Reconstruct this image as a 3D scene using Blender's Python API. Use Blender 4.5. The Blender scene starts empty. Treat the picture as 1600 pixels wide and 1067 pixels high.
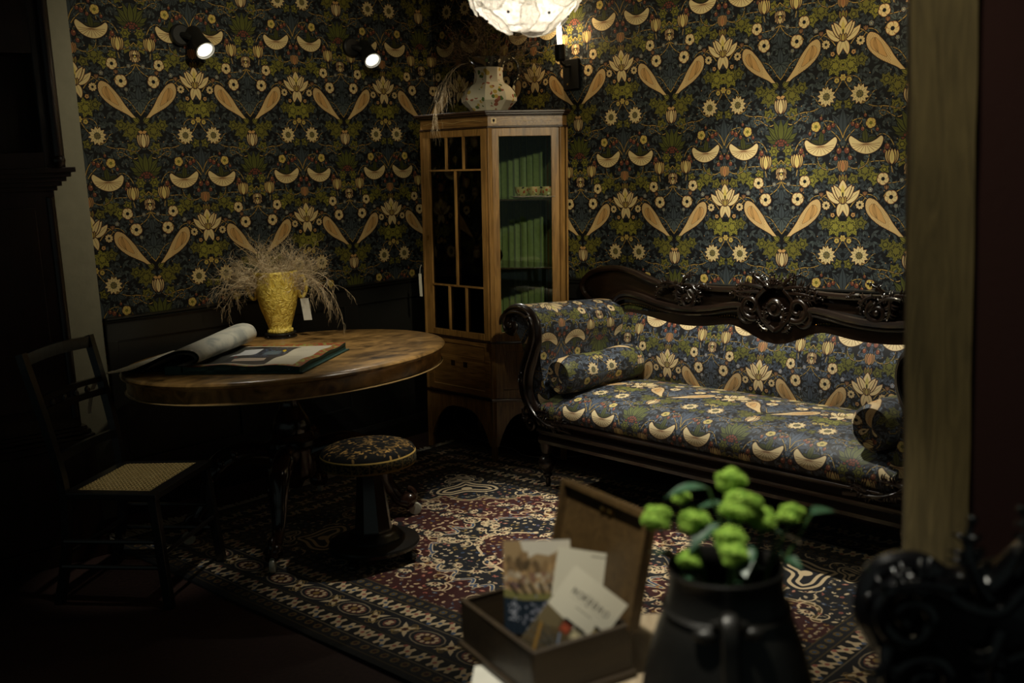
import bpy, bmesh, math, random
import numpy as np
from mathutils import Vector, Matrix
C_ = bpy.context.scene.collection
sc = bpy.context.scene
PI = math.pi; TAU = 2*PI
# ---------------------------------------------------------------- camera
cam_d = bpy.data.cameras.new('camera'); cam = bpy.data.objects.new('camera', cam_d); C_.objects.link(cam); sc.camera = cam
cam_d.sensor_width = 36.0; cam_d.lens = 1611/1600*36.0; cam_d.clip_start = .05
cam.matrix_world = Matrix(((0.69034427, 0.1470829, -0.70837237, 0), (-0.72185972, 0.07451917, -0.68801558, 0), (-0.048408, 0.98631309, 0.15761711, 1.55), (0, 0, 0, 1)))
cam_d.dof.use_dof = True; cam_d.dof.focus_distance = 4.9; cam_d.dof.aperture_fstop = 3.0
# ---------------------------------------------------------------- world, exposure, lamps of the room
sc.view_settings.view_transform = 'Standard'; sc.view_settings.look = 'None'
sc.view_settings.exposure = 0.0; sc.view_settings.gamma = 1.0; sc.view_settings.use_curve_mapping = False
w = bpy.data.worlds.new('world'); sc.world = w; w.use_nodes = True
w.node_tree.nodes['Background'].inputs[0].default_value = (.80, 1, .92, 1); w.node_tree.nodes['Background'].inputs[1].default_value = .055
WARM = (1, .88, .60); NEUT = (1, .95, .80)
def spot(name, loc, tgt, power, size, blend=.5, radius=.03, col=WARM):
    d = bpy.data.lights.new(name, 'SPOT'); d.energy = power; d.spot_size = math.radians(size); d.spot_blend = blend; d.shadow_soft_size = radius; d.color = col
    o = bpy.data.objects.new(name, d); C_.objects.link(o); o.location = loc
    o.rotation_euler = (Vector(tgt)-Vector(loc)).to_track_quat('-Z', 'Y').to_euler(); return o
def point(name, loc, power, radius=.02, col=WARM):
    d = bpy.data.lights.new(name, 'POINT'); d.energy = power; d.shadow_soft_size = radius; d.color = col
    o = bpy.data.objects.new(name, d); C_.objects.link(o); o.location = loc; return o
# ceiling spots above the sofa and the two walls (out of frame), plus unseen spots added to brighten single things
spot('ceiling_spot_sofa', (3.72, 2.60, 2.80), (3.95, 2.40, .5), 230, 66, .8, .04, NEUT)
spot('ceiling_spot_wall', (2.7, 2.3, 2.7), (4.4, 2.6, 1.7), 78, 74, .9, .05)
spot('added_cabinet_spot', (1.75, .75, 2.60), (3.98, 4.00, 1.30), 560, 23, .95, .06)  # added lamp with no seen source, brightens the cabinet front and its inside
spot('ceiling_spot_left_wall', (2.5, 2.9, 2.7), (2.95, 4.83, 1.75), 60, 78, .95, .05)
spot('ceiling_spot_rug', (3.1, 2.95, 2.74), (2.95, 2.95, 0), 160, 44, 1.0, .03, NEUT)
spot('added_leaflet_spot', (.80, .92, 2.65), (1.2, .93, .9), 130, 40, .8, .05, NEUT)  # unseen lamp added to lift the leaflets and flowers in the foreground
spot('added_post_spot', (.75, .35, 2.75), (1.82, .66, 1.3), 26, 52, .9, .05, WARM)  # added fill aimed at the timber post, no such lamp in view
spot('added_table_spot', (2.55, 3.30, 2.78), (2.78, 4.10, .8), 85, 38, .95, .04, NEUT)  # extra unseen spot, put in to brighten book pages, vase and tabletop
spot('added_chair_spot', (1.75, 3.05, 2.78), (1.86, 3.86, .45), 40, 20, .95, .04, NEUT)  # small invented spot that only lifts the cane seat
A, B = 4.40, 4.83
# ---------------------------------------------------------------- 2-D drawing of the printed cloths (numpy canvases)
class Canvas:
    """small anti-aliased rasteriser; coordinates are given in design units, y down"""
    def __init__(s, w, h, scale, bg, wrapy=None, wrapx=None):
        s.w, s.h, s.k = int(round(w*scale)), int(round(h*scale)), scale
        s.a = np.empty((s.h, s.w, 3), np.float32); s.a[:] = bg
        s.wy, s.wx = wrapy, wrapx
    def _paint(s, x0, y0, al, col):
        h, w = al.shape
        ax0, ay0 = max(x0, 0), max(y0, 0); ax1, ay1 = min(x0+w, s.w), min(y0+h, s.h)
        if ax1 <= ax0 or ay1 <= ay0: return
        m = al[ay0-y0:ay1-y0, ax0-x0:ax1-x0, None]
        r = s.a[ay0:ay1, ax0:ax1]
        r += (np.asarray(col, np.float32)-r)*m
    def _off(s, p, pad):
        ys = [0.]; xs = [0.]
        if s.wy:
            if p[:, 1].max()+pad > s.h: ys.append(-s.wy*s.k)
            if p[:, 1].min()-pad < 0: ys.append(s.wy*s.k)
        if s.wx:
            if p[:, 0].max()+pad > s.w: xs.append(-s.wx*s.k)
            if p[:, 0].min()-pad < 0: xs.append(s.wx*s.k)
        return [(a, b) for a in xs for b in ys]
    def poly(s, pts, col, grow=0., al=1.):
        P0 = np.asarray(pts, float)*s.k; g = grow*s.k
        for ox, oy in s._off(P0, g+2):
            P = P0+(ox, oy)
            x0, y0 = np.floor(P.min(0)-g-2).astype(int); x1, y1 = np.ceil(P.max(0)+g+2).astype(int)
            if x1 < 0 or y1 < 0 or x0 > s.w or y0 > s.h: continue
            X, Y = np.meshgrid(np.arange(x0, x1)+.5, np.arange(y0, y1)+.5)
            ins = np.zeros(X.shape, bool); d2 = np.full(X.shape, 1e9)
            Q = np.roll(P, -1, 0)
            for (ax, ay), (bx, by) in zip(P, Q):
                dx, dy = bx-ax, by-ay; L = dx*dx+dy*dy+1e-9
                t = np.clip(((X-ax)*dx+(Y-ay)*dy)/L, 0, 1)
                d2 = np.minimum(d2, (X-ax-t*dx)**2+(Y-ay-t*dy)**2)
                if ay != by:
                    c = ((ay > Y) != (by > Y)) & (X < (bx-ax)*(Y-ay)/(by-ay)+ax)
                    ins ^= c
            d = np.sqrt(d2); sd = np.where(ins, d, -d)
            s._paint(x0, y0, np.clip(sd+g+.5, 0, 1)*al, col)
    def line(s, pts, w, col, w1=None, al=1.):
        P0 = np.asarray(pts, float)*s.k; w = w*s.k/2; w1 = w if w1 is None else w1*s.k/2
        n = len(P0)-1; m = max(w, w1)
        for ox, oy in s._off(P0, m+2):
            P = P0+(ox, oy)
            x0, y0 = np.floor(P.min(0)-m-2).astype(int); x1, y1 = np.ceil(P.max(0)+m+2).astype(int)
            if x1 < 0 or y1 < 0 or x0 > s.w or y0 > s.h: continue
            X, Y = np.meshgrid(np.arange(x0, x1)+.5, np.arange(y0, y1)+.5)
            best = np.full(X.shape, -1e9)
            for i in range(n):
                (ax, ay), (bx, by) = P[i], P[i+1]
                dx, dy = bx-ax, by-ay; L = dx*dx+dy*dy+1e-9
                t = np.clip(((X-ax)*dx+(Y-ay)*dy)/L, 0, 1)
                d = np.hypot(X-ax-t*dx, Y-ay-t*dy)
                best = np.maximum(best, w+(w1-w)*(i+t)/n-d)
            s._paint(x0, y0, np.clip(best+.5, 0, 1)*al, col)
    def dot(s, x, y, r, col, ry=None, ang=0.):
        t = np.linspace(0, 2*math.pi, 15)[:-1]
        ry = ry or r; c, n = math.cos(ang), math.sin(ang)
        a, b = r*np.cos(t), ry*np.sin(t)
        s.poly(np.stack([x+a*c-b*n, y+a*n+b*c], 1), col)
def bez(p0, p1, p2, p3, n=14):
    t = np.linspace(0, 1, n)[:, None]; p0, p1, p2, p3 = map(np.asarray, (p0, p1, p2, p3))
    return (1-t)**3*p0+3*(1-t)**2*t*p1+3*(1-t)*t*t*p2+t**3*p3
def leafpoly(x, y, L, W, a, bend=0., n=9, tip=1.):
    """pointed leaf growing from x, y in direction a"""
    t = np.linspace(0, 1, n); w = W/2*np.sin(np.pi*t**.8)**tip
    ang = a+bend*t; cx = np.concatenate([[0], np.cumsum(np.cos(ang[:-1]))])*L/(n-1); cy = np.concatenate([[0], np.cumsum(np.sin(ang[:-1]))])*L/(n-1)
    nx, ny = -np.sin(ang), np.cos(ang)
    l = np.stack([x+cx+nx*w, y+cy+ny*w], 1); r = np.stack([x+cx-nx*w, y+cy-ny*w], 1)
    return np.concatenate([l, r[::-1]]), np.stack([x+cx, y+cy], 1)
def catmull(P, n=6, closed=True):
    P = np.asarray(P, float); out = []; m = len(P)
    for i in range(m if closed else m-1):
        p = [P[(i+k) % m] if closed else P[min(max(i+k, 0), m-1)] for k in (-1, 0, 1, 2)]
        for t in np.arange(n)/n:
            out.append(.5*((2*p[1])+(-p[0]+p[2])*t+(2*p[0]-5*p[1]+4*p[2]-p[3])*t*t+(-p[0]+3*p[1]-3*p[2]+p[3])*t**3))
    if not closed: out.append(P[-1])
    return np.array(out)

def damask(pal, seed=3, k=1.02):
    """one repeat of a generic mirrored floral damask, 1000 x 1160 units"""
    H = 1160; bg, navy2, leafA, leafB, olive, green, cream, tan, rust, berry, vine, yel = [np.array(c) for c in pal]
    C = Canvas(500, H, k, bg, wrapy=H); R = random.Random(seed)
    TAU = 2*math.pi
    def leaf(x, y, L, W, a, bend, col, vein=None, halo=3):
        p, m = leafpoly(x, y, L, W, a, bend); C.poly(p, bg, halo); C.poly(p, col)
        if vein is not None: C.line(m[1:-1], max(2., W*.09), vein)
    # ground of small grey-blue foliage sprays
    pts = []
    for _ in range(2600):
        x, y = R.uniform(-10, 510), R.uniform(0, H)
        if all(abs(x-a) > 29 or min(abs(y-b), H-abs(y-b)) > 29 or math.hypot(x-a, min(abs(y-b), H-abs(y-b))) > 29 for a, b in pts): pts.append((x, y))
    for x, y in pts:
        a = R.uniform(0, TAU); c = leafA if R.random() < .6 else leafB
        n = R.choice((1, 2, 3)); s = R.uniform(.8, 1.2)
        for i in range(n):
            leaf(x, y, 44*s, 15*s, a+(i-(n-1)/2)*.85, R.uniform(-.9, .9), c*R.uniform(.8, 1.1), c*.45, 2)
        if R.random() < .25: C.dot(x, y, 4.5, tan*.8)
    # olive curly foliage
    def curly(x, y, r, n, col, a0=0, span=TAU):
        for i in range(n):
            a = a0+span*(i+.5)/n
            for q, rr in ((0, 1.), (-.38, .72), (.38, .72)):
                ex, ey = x+math.cos(a+q)*r*rr*.55, y+math.sin(a+q)*r*rr*.55
                C.line([(x, y), (ex, ey)], r*.09, col)
                p, m = leafpoly(ex-math.cos(a+q)*r*.1, ey-math.sin(a+q)*r*.1, r*rr*.5, r*.23, a+q, .3 if q > 0 else -.3)
                C.poly(p, bg, 3); C.poly(p, col); C.line(m[1:-1], 2.5, col*.35)
                C.dot(ex+math.cos(a+q+.9)*r*.15, ey+math.sin(a+q+.9)*r*.15, r*.07, col)
                C.dot(ex+math.cos(a+q-.9)*r*.15, ey+math.sin(a+q-.9)*r*.15, r*.07, col)
    for x, y, r, n in ((440, 905, 88, 7), (362, 880, 60, 5), (95, 1080, 92, 7), (175, 1035, 58, 6), (100, 60, 62, 6), (330, 500, 84, 7), (255, 560, 62, 5), (60, 430, 66, 6), (420, 560, 55, 5), (185, 500, 45, 5), (455, 20, 50, 5), (60, 330, 52, 6)):
        curly(x, y, r, n, olive*R.uniform(.85, 1.1), R.uniform(0, 1))
    # large blue leaves
    def fan(x, y, L, W, a, n, spread, col, vein):
        for i in sorted(range(n), key=lambda i: -abs(i-(n-1)/2)):
            q = (i-(n-1)/2)/max(1, (n-1)/2)
            leaf(x, y, L*(1-.25*abs(q)), W, a+q*spread, q*.5, col*(1-.15*abs(q)), vein, 4)
    fan(500, 240, 190, 60, -TAU/4, 7, 1.3, leafB, leafB*.45)
    fan(500, 500, 130, 46, -TAU/4, 5, 1.2, leafB, leafB*.45)
    fan(500, 440, 120, 46, TAU/4, 5, 1.5, leafA, leafA*.45)
    fan(0, 860, 130, 48, -TAU/4, 5, 1.2, leafB, leafB*.45)
    fan(0, 850, 120, 44, TAU/4, 5, 1.4, leafA, leafA*.45)
    fan(0, 640, 130, 50, -TAU/4, 5, 1.0, leafB, leafB*.45)
    fan(110, 640, 90, 36, -.9, 3, .7, leafA, leafA*.45)
    fan(0, 620, 110, 44, TAU/4, 5, 1.3, leafB, leafB*.45)
    fan(430, 1080, 110, 34, 1.2, 4, .9, leafB, leafB*.45)
    fan(390, 640, 80, 34, .4, 4, 1.2, leafA, leafA*.45)
    fan(350, 40, 80, 30, 2.2, 4, 1., leafB, leafB*.45)
    # vines
    V = [bez((500, 985), (470, 1080), (330, 1230), (210, 1215)), bez((210, 55), (120, 60), (70, 110), (30, 60)), bez((210, 55), (250, 110), (190, 150), (170, 100)),
         bez((500, 260), (450, 90), (300, 90), (280, 240)), bez((480, 280), (430, 200), (370, 200), (350, 130)), bez((500, 430), (430, 520), (300, 500), (300, 390)),
         bez((440, 760), (360, 640), (250, 660), (230, 730)), bez((300, 740), (330, 660), (420, 640), (480, 690)), bez((0, 400), (50, 450), (90, 450), (135, 470)),
         bez((0, 560), (60, 600), (130, 590), (180, 600)), bez((0, 560), (40, 660), (110, 640), (135, 700)), bez((0, 960), (60, 900), (70, 830), (150, 820)),
         bez((375, 1110), (330, 1000), (420, 960), (500, 1000)), bez((375, 1180), (300, 1200), (300, 1110), (250, 1100)), bez((120, 330), (150, 260), (200, 230), (240, 260)),
         bez((130, 420), (200, 460), (260, 420), (300, 450)), bez((60, 130), (130, 170), (160, 60), (230, 90))]
    for i, v in enumerate(V):
        C.line(v, 13, bg); C.line(v, 7.5, vine, 5)
        for j in (3, 6, 9, 12):
            a = math.atan2(*(v[min(j+1, 13)]-v[j-1])[::-1]); sgn = 1 if (i+j) % 2 else -1
            leaf(v[j][0], v[j][1], 34, 14, a+sgn*.9, sgn*.6, leafA*1.2, leafA*.4, 2)
    # blossoms
    def blossom(x, y, r, n, col, core, off=0., pet=.55, out=None, tipcol=None):
        for i in range(n):
            a = off+TAU*i/n; px, py = x+math.cos(a)*r*.62, y+math.sin(a)*r*.62
            C.dot(px, py, r*.44+3, bg, r*pet*.62+3, a)
        for i in range(n):
            a = off+TAU*i/n; px, py = x+math.cos(a)*r*.6, y+math.sin(a)*r*.6
            C.dot(px, py, r*.43, tipcol if tipcol is not None else rust*.9, r*pet*.62, a); C.dot(px-math.cos(a)*r*.03, py-math.sin(a)*r*.03, r*.37, col, r*pet*.52, a)
            C.line([(x+math.cos(a)*r*.3, y+math.sin(a)*r*.3), (x+math.cos(a)*r*.72, y+math.sin(a)*r*.72)], 2, col*.6)
        C.dot(x, y, r*.3, core*.5); C.dot(x, y, r*.22, core)
    def sunflower(x, y, r):
        for rr, cc in ((r+4, bg), (r, rust), (r*.94, cream)):
            for i in range(12):
                p, m = leafpoly(x, y, rr, rr*.46, TAU*i/12+.13, 0); C.poly(p, cc)
        for i in range(12): C.line([(x, y), (x+math.cos(TAU*i/12+.13)*r*.7, y+math.sin(TAU*i/12+.13)*r*.7)], 2.2, cream*.55)
        C.dot(x, y, r*.36, leafB*.6)
        for i in range(22):
            q = r*.32*math.sqrt((i+.5)/22); C.dot(x+q*math.cos(i*2.4), y+q*math.sin(i*2.4), 3.2, yel*.9)
    def cup(x, y, w, h, col, n=5, up=-1, edge=None):
        edge = rust if edge is None else edge
        for i in sorted(range(n), key=lambda i: -abs(i-(n-1)/2)):
            q = (i-(n-1)/2)/max(1, (n-1)/2)
            p, m = leafpoly(x, y-up*h*.42, h, w*.44, up*math.pi/2+q*.62, -q*.55*(-up), tip=.8)
            C.poly(p, bg, 4); C.poly(p, edge); C.poly(p, col*(1-.1*abs(q)), -3.2); C.line(m[2:-2], 2.4, col*.62)
    def lily(x, y, s):
        for a, L, W, b in ((-.25, 165, 62, -.75), (math.pi+.25, 165, 62, .75), (1.05, 120, 56, .5), (math.pi-1.05, 120, 56, -.5), (-.95, 150, 56, .1), (math.pi+.95, 150, 56, -.1), (-TAU/4, 168, 84, 0), (-1.2, 150, 46, .35), (math.pi+1.2, 150, 46, -.35)):
            p, m = leafpoly(x, y+20, L*s, W*s, a, b, 11, .75)
            C.poly(p, bg, 4); C.poly(p, rust); C.poly(p, cream, -3.5); C.line(m[1:-2], 3, tan*.7)
        C.dot(x, y-60*s, 14*s, yel, 46*s); C.dot(x, y-38*s, 6*s, bg, 16*s)
        cup(x, y+10, 60*s, 60*s, yel*.9, 3)
    # plump tapering gourds, in the two mirrored rows
    def gourd(P, col, inner, sp, shade):
        p = catmull(P, 6); C.poly(p, bg, 6); C.poly(p, rust*.8); C.poly(p, col, -3)
        q = catmull(inner, 6); C.poly(q, shade*.5, 2); C.poly(q, shade)
        c = np.mean(inner, 0)
        for i in range(4):
            C.line(bez(inner[0], inner[1]+(c-inner[1])*(.2+.25*i), inner[2]+(c-inner[2])*(.2+.25*i), inner[len(inner)//2], 8), 2.2, shade*.55)
        return p
    def stipple(box, col, r, step, test):
        y = box[1]; k2 = 0
        while y < box[3]:
            x = box[0]+(k2 % 2)*step/2
            while x < box[2]:
                if test(x, y): C.dot(x, y, r, col)
                x += step
            y += step*.8; k2 += 1
    def inside(poly, x, y):
        r = False
        for (ax, ay), (bx, by) in zip(poly, np.roll(poly, -1, 0)):
            if (ay > y) != (by > y) and x < (bx-ax)*(y-ay)/(by-ay)+ax: r = not r
        return r
    A = np.array([(300, 700), (326, 735), (322, 790), (292, 838), (232, 890), (160, 930), (95, 965), (30, 1018), (18, 1008), (70, 945), (120, 880), (160, 815), (205, 760), (250, 715)])
    Ai = np.array([(262, 742), (296, 764), (284, 812), (236, 850), (176, 882), (196, 830), (224, 780)])
    p = gourd(A, cream*.6+tan*.4, Ai, None, tan)
    pi = catmull(Ai, 6)
    stipple((150, 700, 325, 930), rust*.75, 2.6, 13, lambda x, y: inside(p, x, y) and not inside(pi, x, y) and inside(p, x+5, y) and inside(p, x-5, y))
    fan(22, 1015, 60, 26, -.6, 3, .5, olive, olive*.4)
    fan(325, 312, 120, 42, -TAU/4+.1, 3, .95, green*.8, green*.35)
    B = np.array([(194, 284), (212, 260), (250, 284), (300, 304), (355, 300), (405, 270), (442, 250), (456, 282), (430, 335), (382, 370), (320, 386), (262, 374), (214, 338)])
    p = catmull(B, 6); C.poly(p, bg, 6); C.poly(p, rust*.8); C.poly(p, cream, -3)
    for i in range(11):
        a = -.15+i*.335; C.line(bez((325, 312), (325+50*math.cos(a), 316+20*math.sin(a)), (325+80*math.cos(a), 318+40*math.sin(a)), (325+106*math.cos(a), 316+58*math.sin(a)), 6), 3, rust*.8)
    # round berries
    for x, y, r in ((392, 180, 17), (425, 165, 14), (470, 352, 19), (168, 338, 18), (350, 205, 13), (444, 405, 15), (185, 372, 12), (30, 262, 13), (12, 280, 14), (55, 282, 12), (330, 110, 11), (240, 215, 12)):
        C.dot(x, y, r+4, bg, r*1.2+4); C.dot(x, y, r, berry, r*1.2)
        C.dot(x-r*.3, y-r*.4, r*.28, tan); C.line([(x, y-r*1.1), (x+4, y-r*1.1-14)], 4, olive)
    # palm-like clump
    for a, L, b in ((-.15, 150, -.55), (-.55, 165, -.7), (-.95, 160, .35), (-1.25, 170, .1), (-1.57, 165, 0)):
        p, m = leafpoly(0, 258, L, 44, a, b, 11); C.poly(p, bg, 5); C.poly(p, green); C.line(m[1:-1], 9, green*1.35, 3); C.line(m[1:-1], 3, green*.4)
    p, m = leafpoly(0, 262, 120, 30, .1, -.5, 9); C.poly(p, bg, 4); C.poly(p, green*.8)
    for x, y in ((0, 250), (22, 256), (40, 268), (10, 272)): C.dot(x, y, 13, bg); C.dot(x, y, 10, berry)
    sunflower(372, 1118, 76)
    for x, y, r in ((136, 696, 50), (196, 566, 45)): blossom(x, y, r, 5, cream, bg*.8, .3, .95)
    blossom(288, 168, 38, 5, yel, olive, .1, .95); blossom(368, 748, 33, 9, cream, bg, 0, .5)
    blossom(500, 992, 26, 6, yel, tan); blossom(452, 1010, 20, 5, yel, olive, .5, .9); blossom(60, 580, 17, 5, leafA*1.5, cream, .5, .8); blossom(290, 640, 19, 5, leafA*1.5, cream, .9, .8)
    blossom(420, 820, 17, 5, tan, berry, .2, .8); blossom(100, 760, 16, 5, leafA*1.5, yel, .2, .8); blossom(450, 610, 17, 5, leafA*1.5, yel, .2, .8)
    cup(0, 6, 96, 120, cream, 5); leaf(0, -62, 40, 26, -.5, .5, tan)
    cup(0, 505, 104, 88, cream, 5); cup(0, 520, 90, 60, cream*.95, 5, 1); C.dot(0, 505, 14, bg*1.5); C.dot(0, 505, 9, yel)
    cup(132, 420, 96, 112, yel*.5+cream*.5, 5); C.line([(135, 480), (128, 520)], 7, vine)
    cup(500, 470, 80, 90, rust*1.05, 5, edge=tan); cup(500, 560, 60, 70, olive, 3)
    lily(500, 705, .98)
    for x, y in ((330, 700), (170, 660)): cup(x, y-30, 26, 36, tan, 3); C.line([(x, y), (x+20, y+30)], 5, vine)
    T = np.concatenate([C.a, C.a[:, ::-1]], 1)
    return np.clip(T, 0, 1)
PAL_WALL = [(.040,.045,.055),(.10,.13,.16),(.265,.300,.300),(.205,.235,.250),(.450,.430,.165),(.300,.310,.120),(.800,.720,.520),(.720,.560,.340),(.560,.380,.240),(.400,.220,.160),(.600,.490,.250),(.740,.660,.340)]
PAL_SOFA = [(.040,.048,.075),(.10,.14,.22),(.360,.410,.480),(.280,.330,.410),(.450,.450,.200),(.340,.370,.150),(.880,.800,.620),(.780,.620,.410),(.640,.450,.310),(.480,.260,.190),(.660,.560,.320),(.780,.720,.430)]

def carpet(k=500):
    """one quarter of a border-and-field floral carpet (mirrored), metres"""
    W, L = 1.07, 1.68
    navy=np.array((.055,.06,.085)); crm=np.array((.80,.71,.56)); red=np.array((.215,.052,.045)); blue=np.array((.22,.29,.40)); gold=np.array((.55,.44,.22)); blk=np.array((.04,.04,.05)); pink=np.array((.62,.36,.30))
    C = Canvas(W, L, k, red); R = random.Random(8); TAU = 2*math.pi
    # centre of the carpet is 0, 0; the outer edges x = W, y = L
    def curl(x, y, r, a, col, w=.007, s=1):
        t = np.linspace(0, 1, 14); ang = a+s*t*4.6; rr = r*(1-t*.8)
        px = x+np.cumsum(np.cos(ang)*rr)*.22; py = y+np.cumsum(np.sin(ang)*rr)*.22
        C.line(np.stack([px, py], 1), w, col, w*.6)
    def pal(x, y, r, a, c1, c2):
        for i in range(6):
            q = a+(i-2.5)*.42
            p, m = leafpoly(x-math.cos(a)*r*.4, y-math.sin(a)*r*.4, r*1.5, r*.5, q, 0, 6); C.poly(p, c1); 
        C.dot(x, y, r*.36, c2); C.dot(x, y, r*.16, c1)
    def scatter(x0, x1, y0, y1, step, test, cols, n):
        pts = []
        for _ in range(n):
            x, y = R.uniform(x0, x1), R.uniform(y0, y1)
            if not test(x, y) or any((x-a)**2+(y-b)**2 < step*step for a, b in pts): continue
            pts.append((x, y)); a = R.uniform(0, TAU); q = R.random(); c = R.choice(cols); d = R.choice(cols)
            if q < .34: pal(x, y, step*.42, a, c, d)
            elif q < .66: curl(x, y, step*.5, a, c, .008, R.choice((-1, 1)))
            elif q < .86:
                for s in (-1, 1):
                    p, m = leafpoly(x, y, step*.62, step*.24, a+s*.8, s*1.2, 7); C.poly(p, c)
                C.dot(x, y, step*.12, d)
            else:
                for i in range(5): C.dot(x+math.cos(i*1.257)*step*.2, y+math.sin(i*1.257)*step*.2, step*.13, c)
    def field_edge(x, y): return x < .70 and y < 1.45
    # corner pieces and centre medallion in navy
    t = np.linspace(0, 1, 60)
    cor = [(.70, .50)]+[(.70-.60*s**.9*(1+.05*math.sin(s*34)), .50+.70*s**1.5+.03*math.sin(s*30)) for s in t]+[(.06, 1.45), (.70, 1.45)]
    C.poly(cor, navy); C.line(cor[1:-2], .022, crm); C.line(cor[1:-2], .012, gold*.6)
    med = [(0, 0), (.40, 0)]+[(.40*math.cos(q*TAU/4)**.8*(1+.07*math.cos(q*40)) , .52*math.sin(q*TAU/4)**1.1*(1+.05*math.cos(q*36))) for q in t[1:-1]]+[(0, .58)]
    C.poly(med, navy); C.line(med[1:], .02, crm); C.line(med[1:], .010, blue)
    C.poly([(0, 0), (.24, 0), (.2, .14), (.12, .28), (0, .36)], red); C.line([(.24, 0), (.2, .14), (.12, .28), (0, .36)], .014, crm)
    cols = [crm, crm, crm*.85, gold, blue, pink, crm*.7]
    scatter(0, .70, 0, 1.45, .028, lambda x, y: True, cols, 16000)
    # large scrolls and palmettes lying over the field
    for _ in range(46):
        x, y = R.uniform(.05, .64), R.uniform(.05, 1.4)
        for s in (-1, 1): curl(x, y, .085, R.uniform(0, TAU), crm, .009, s)
        C.dot(x, y, .036, navy); pal(x, y, .03, R.uniform(0, TAU), crm, red)
    # heart-shaped pendant set diagonally in each corner
    ca = math.atan2(.40, .33)
    for (hx, hy), sc in (((.44, .93), 1.), ((.525, 1.075), .5)):
        P = [(0, -.12), (.05, -.07), (.13, -.02), (.15, .05), (.08, .08), (0, .05), (-.08, .08), (-.15, .05), (-.13, -.02), (-.05, -.07)]
        q = []
        for a, b in catmull(P, 5)*sc:
            b = -b; q.append((hx+a*math.sin(ca)+b*math.cos(ca), hy-a*math.cos(ca)+b*math.sin(ca)))
        C.poly(q, navy, .02*sc); C.poly(q, crm, .004); C.poly(q, navy, -.012*sc); C.poly(q, crm, -.026*sc); C.poly(q, navy, -.042*sc); C.dot(hx, hy, .028*sc, crm)
    # borders (distance from outer edge)
    def band(d0, d1, col, line=None):
        x1, x0, y1, y0 = W-d0, W-d1, L-d0, L-d1
        C.poly([(x0, -1), (x1, -1), (x1, y1), (-1, y1), (-1, y0), (x0, y0)], col)
        if line is not None:
            for d in (d0, d1): C.line([(W-d, -.1), (W-d, L-d), (-.1, L-d)], .007, line)
    band(0, .032, blk); band(.032, .092, navy, gold*.5); band(.092, .172, blk, crm*.5); band(.172, .305, navy, gold*.4); band(.305, .385, blk, crm*.5); band(.385, .445, navy*1.2, gold*.5)
    def along(d, step, fn):
        n = int((L-d)/step)
        for i in range(n+1): fn(W-d, L-d-(i)*step-step*.5, 0, i)
        n = int((W-d)/step)
        for i in range(n+1): fn(W-d-i*step-step*.5, L-d, 1, i)
    def rosette(c1, c2, r):
        def f(x, y, o, i):
            for q in range(8): C.dot(x+math.cos(q*.785)*r*.7, y+math.sin(q*.785)*r*.7, r*.32, c1)
            C.dot(x, y, r*.42, c2)
        return f
    def chevron(x, y, o, i):
        # the cream meander of leaves in the guard stripes
        P = [(-.040, -.034), (-.022, -.036), (-.004, -.014), (.004, -.032), (.020, -.026), (.018, -.006), (.040, .030), (.028, .036), (.006, .012), (-.002, .034), (-.018, .028), (-.014, .006)]
        s = 1 if i % 2 else -1
        Q = [(x+(a if o else b*s*.95), y+(b*s*.95 if o else a)) for a, b in P]
        C.poly(Q, crm); C.dot(x, y, .008, pink if i % 3 else blue)
        C.dot(x+(.03 if o else .026*s), y+(.026*s if o else .03), .009, blue*1.2 if i % 2 else pink)
    along(.0635, .052, rosette(gold*.75, red, .018)); along(.132, .068, chevron); along(.345, .064, chevron); along(.415, .050, rosette(gold*.7, blue, .017))
    def main(x, y, o, i):
        if i % 2 == 0:
            a, b = (.080, .050) if o else (.050, .080)
            C.dot(x, y, a, crm*.7, b); C.dot(x, y, a-.007, navy, b-.007); C.dot(x, y, a*.72, pink*.8, b*.72); C.dot(x, y, a*.62, red, b*.62)
            for q in range(10): C.dot(x+math.cos(q*.628)*a*.5, y+math.sin(q*.628)*b*.5, .009, crm)
            C.dot(x, y, .014, gold)
        else:
            for q in range(4):
                aa = q*TAU/4+TAU/8; C.poly([(x, y), (x+math.cos(aa-.35)*.03, y+math.sin(aa-.35)*.03), (x+math.cos(aa)*.062, y+math.sin(aa)*.062), (x+math.cos(aa+.35)*.03, y+math.sin(aa+.35)*.03)], crm)
            C.dot(x, y, .024, crm); C.dot(x, y, .012, red)
            for q in range(4): curl(x, y, .05, q*TAU/4+.2, gold, .006, 1 if q % 2 else -1)
    along(.2385, .118, main)
    Q = C.a
    full = np.concatenate([np.concatenate([Q[::-1, ::-1], Q[::-1]], 1), np.concatenate([Q[:, ::-1], Q], 1)], 0)
    return np.clip(full, 0, 1)
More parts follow.
